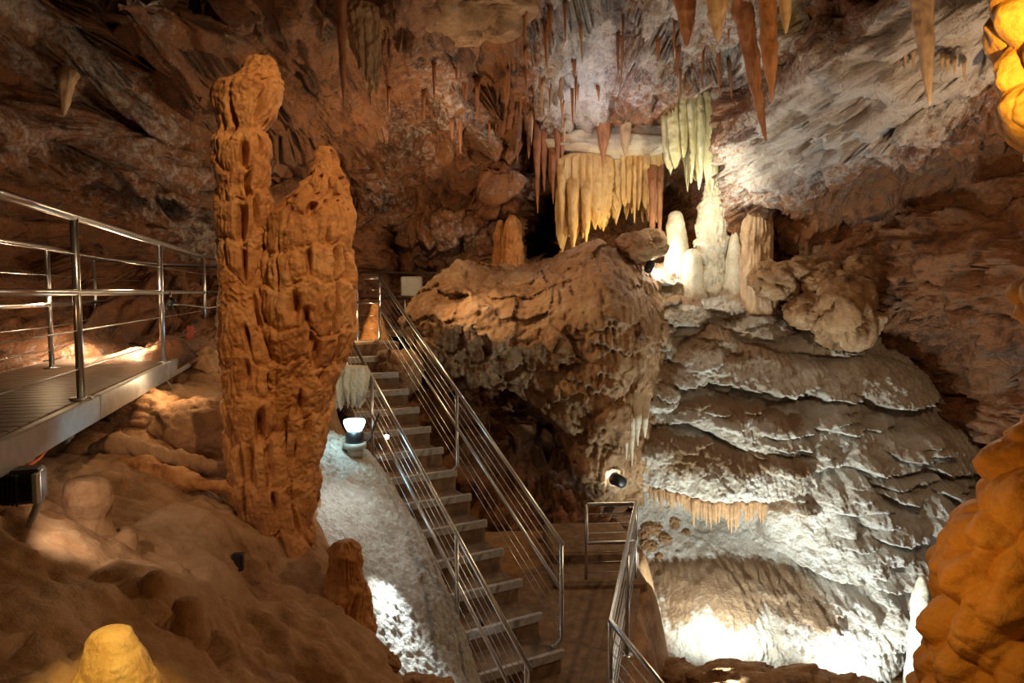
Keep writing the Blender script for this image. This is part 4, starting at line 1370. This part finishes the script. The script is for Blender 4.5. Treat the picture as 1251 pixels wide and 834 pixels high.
c, ax = spot_fix(472, 533, 8.3, 'small white spotlight clamped to the upper post of the left stair handrail', P(475, 720, 6.0), stem=(0.02, .05, .02))
c2, ax2 = spot_fix(589, 761, 6.25, 'small white spotlight clamped to the lower post of the left stair handrail', P(690, 780, 7.2), s=.028, stem=(-.05, .03, .03))
c3, ax3 = spot_fix(752, 585, 10.25, 'small bright spotlight in the rock nook above the lower gate', P(738, 578, 10.6), s=.09, lens='lamp_white', stem=(.05, .05, -.15))
c4, ax4 = spot_fix(206, 374, 6.6, 'round spotlight fixed to the near walkway railing above the lit planks', P(165, 440, 6.9), s=.04, lens='lamp_warm', stem=(.0, 0, .1))

# lights of those fixtures and inferred lamps, plus unseen fill lights added to brighten rock
light('SPOT', P(468, 640, 6.05), 210, COOL, .04, P(480, 740, 5.65), 46, 1.0)
light('SPOT', P(455, 540, 6.4), 22, COOL, .05, P(440, 640, 6.3), 120, 1.0)                 # white bank
light('POINT', fl_c + [0, -.16, .02], 5, (.45, .85, 1.0), .06)
light('SPOT', P(888, 778, 8.3), 270, (.86, 1.0, .95), .03, P(885, 660, 9.7), 165, .6)
light('SPOT', P(880, 870, 7.5), 620, (.88, 1.0, .93), .03, P(920, 520, 11), 62, .8)      # foot of the flowstone; this spot added out of view for upper tiers
light('SPOT', P(1045, 850, 8.3), 300, (.8, .96, 1.0), .03, P(1060, 560, 10), 150, .7)
light('POINT', P(812, 318, 12.1), 26, (1.0, .95, .8), .05)
light('POINT', P(862, 235, 11.3), 50, (1.0, .94, .7), .05)                              # niche
light('POINT', P(745, 300, 12.3), 22, (1.0, .7, .22), .05)
light('POINT', P(735, 175, 11.2), 26, (.92, .88, 1.0), .05)  # unseen cool fill added to lighten the ceiling over the niche
light('POINT', P(1000, 130, 9.6), 25, (1.0, .92, .8), .05)
light('POINT', P(60, 365, 5.7), 5, WARM, .04)  # unseen fill added to brighten the bank behind the walkway
light('SPOT', P(168, 385, 6.6), 230, (1.0, .8, .55), .03, P(140, 445, 6.6), 110, .8)
light('POINT', P(430, 395, 10.9), 14, (1.0, .75, .4), .05)                                 # stair head
light('SPOT', P(470, 300, 10.4), 110, WARM, .05, P(680, 400, 10.4), 80, .7)
light('POINT', P(735, 582, 10.35), 5, COOL, .03)
light('SPOT', np.array([.1, 2.6, 2.7]), 360, WARM, .06, P(335, 270, 5.0), 50, .8)           # twin stalagmite
light('SPOT', np.array([-2.6, 3.0, -.2]), 12, AMB, .06, P(345, 430, 5.0), 60, .8)
light('SPOT', np.array([-1.0, 1.4, .3]), 190, (1.0, .68, .2), .04, P(135, 800, 2.3), 16, .7)
light('SPOT', np.array([1.35, 1.3, .3]), 420, (1.0, .6, .12), .04, np.array([1.9, 2.4, 1.1]), 50, .6)
light('POINT', P(1030, 640, 2.35), 9, (1.0, .5, .1), .04)
light('POINT', np.array([4.0, 5.6, .5]), 170, WARM, .08)  # unseen warm fill added for the right wall
light('POINT', P(520, 250, 10.2), 105, WARM, .06)  # unseen warm fill added for the centre-left wall
light('POINT', P(160, 330, 6.0), 16, WARM, .06)
light('POINT', np.array([1.2, 6.6, 1.2]), 30, WARM, .1)  # unseen warm fill added high over the lower landing
light('SPOT', q1_ + [.14, -.03, .06], 20, (1.0, .78, .6), .03, P(120, 640, 3.7), 90, .7)
light('POINT', P(205, 455, 5.4), 7, WARM, .04)  # unseen small fill added for the tan boulder
light('SPOT', np.array([-.6, 2.2, .5]), 8, AMB, .06, P(250, 760, 3.8), 80, .8)

w = bpy.data.worlds.new('world')
SC.world = w
w.use_nodes = True
w.node_tree.nodes['Background'].inputs[0].default_value = (1.0, .58, .3, 1)
w.node_tree.nodes['Background'].inputs[1].default_value = .035

# ================================================================== view
SC.view_settings.view_transform = 'Standard'
SC.view_settings.look = 'None'
SC.view_settings.gamma = 1
SC.view_settings.use_curve_mapping = False
SC.view_settings.exposure = 0.0
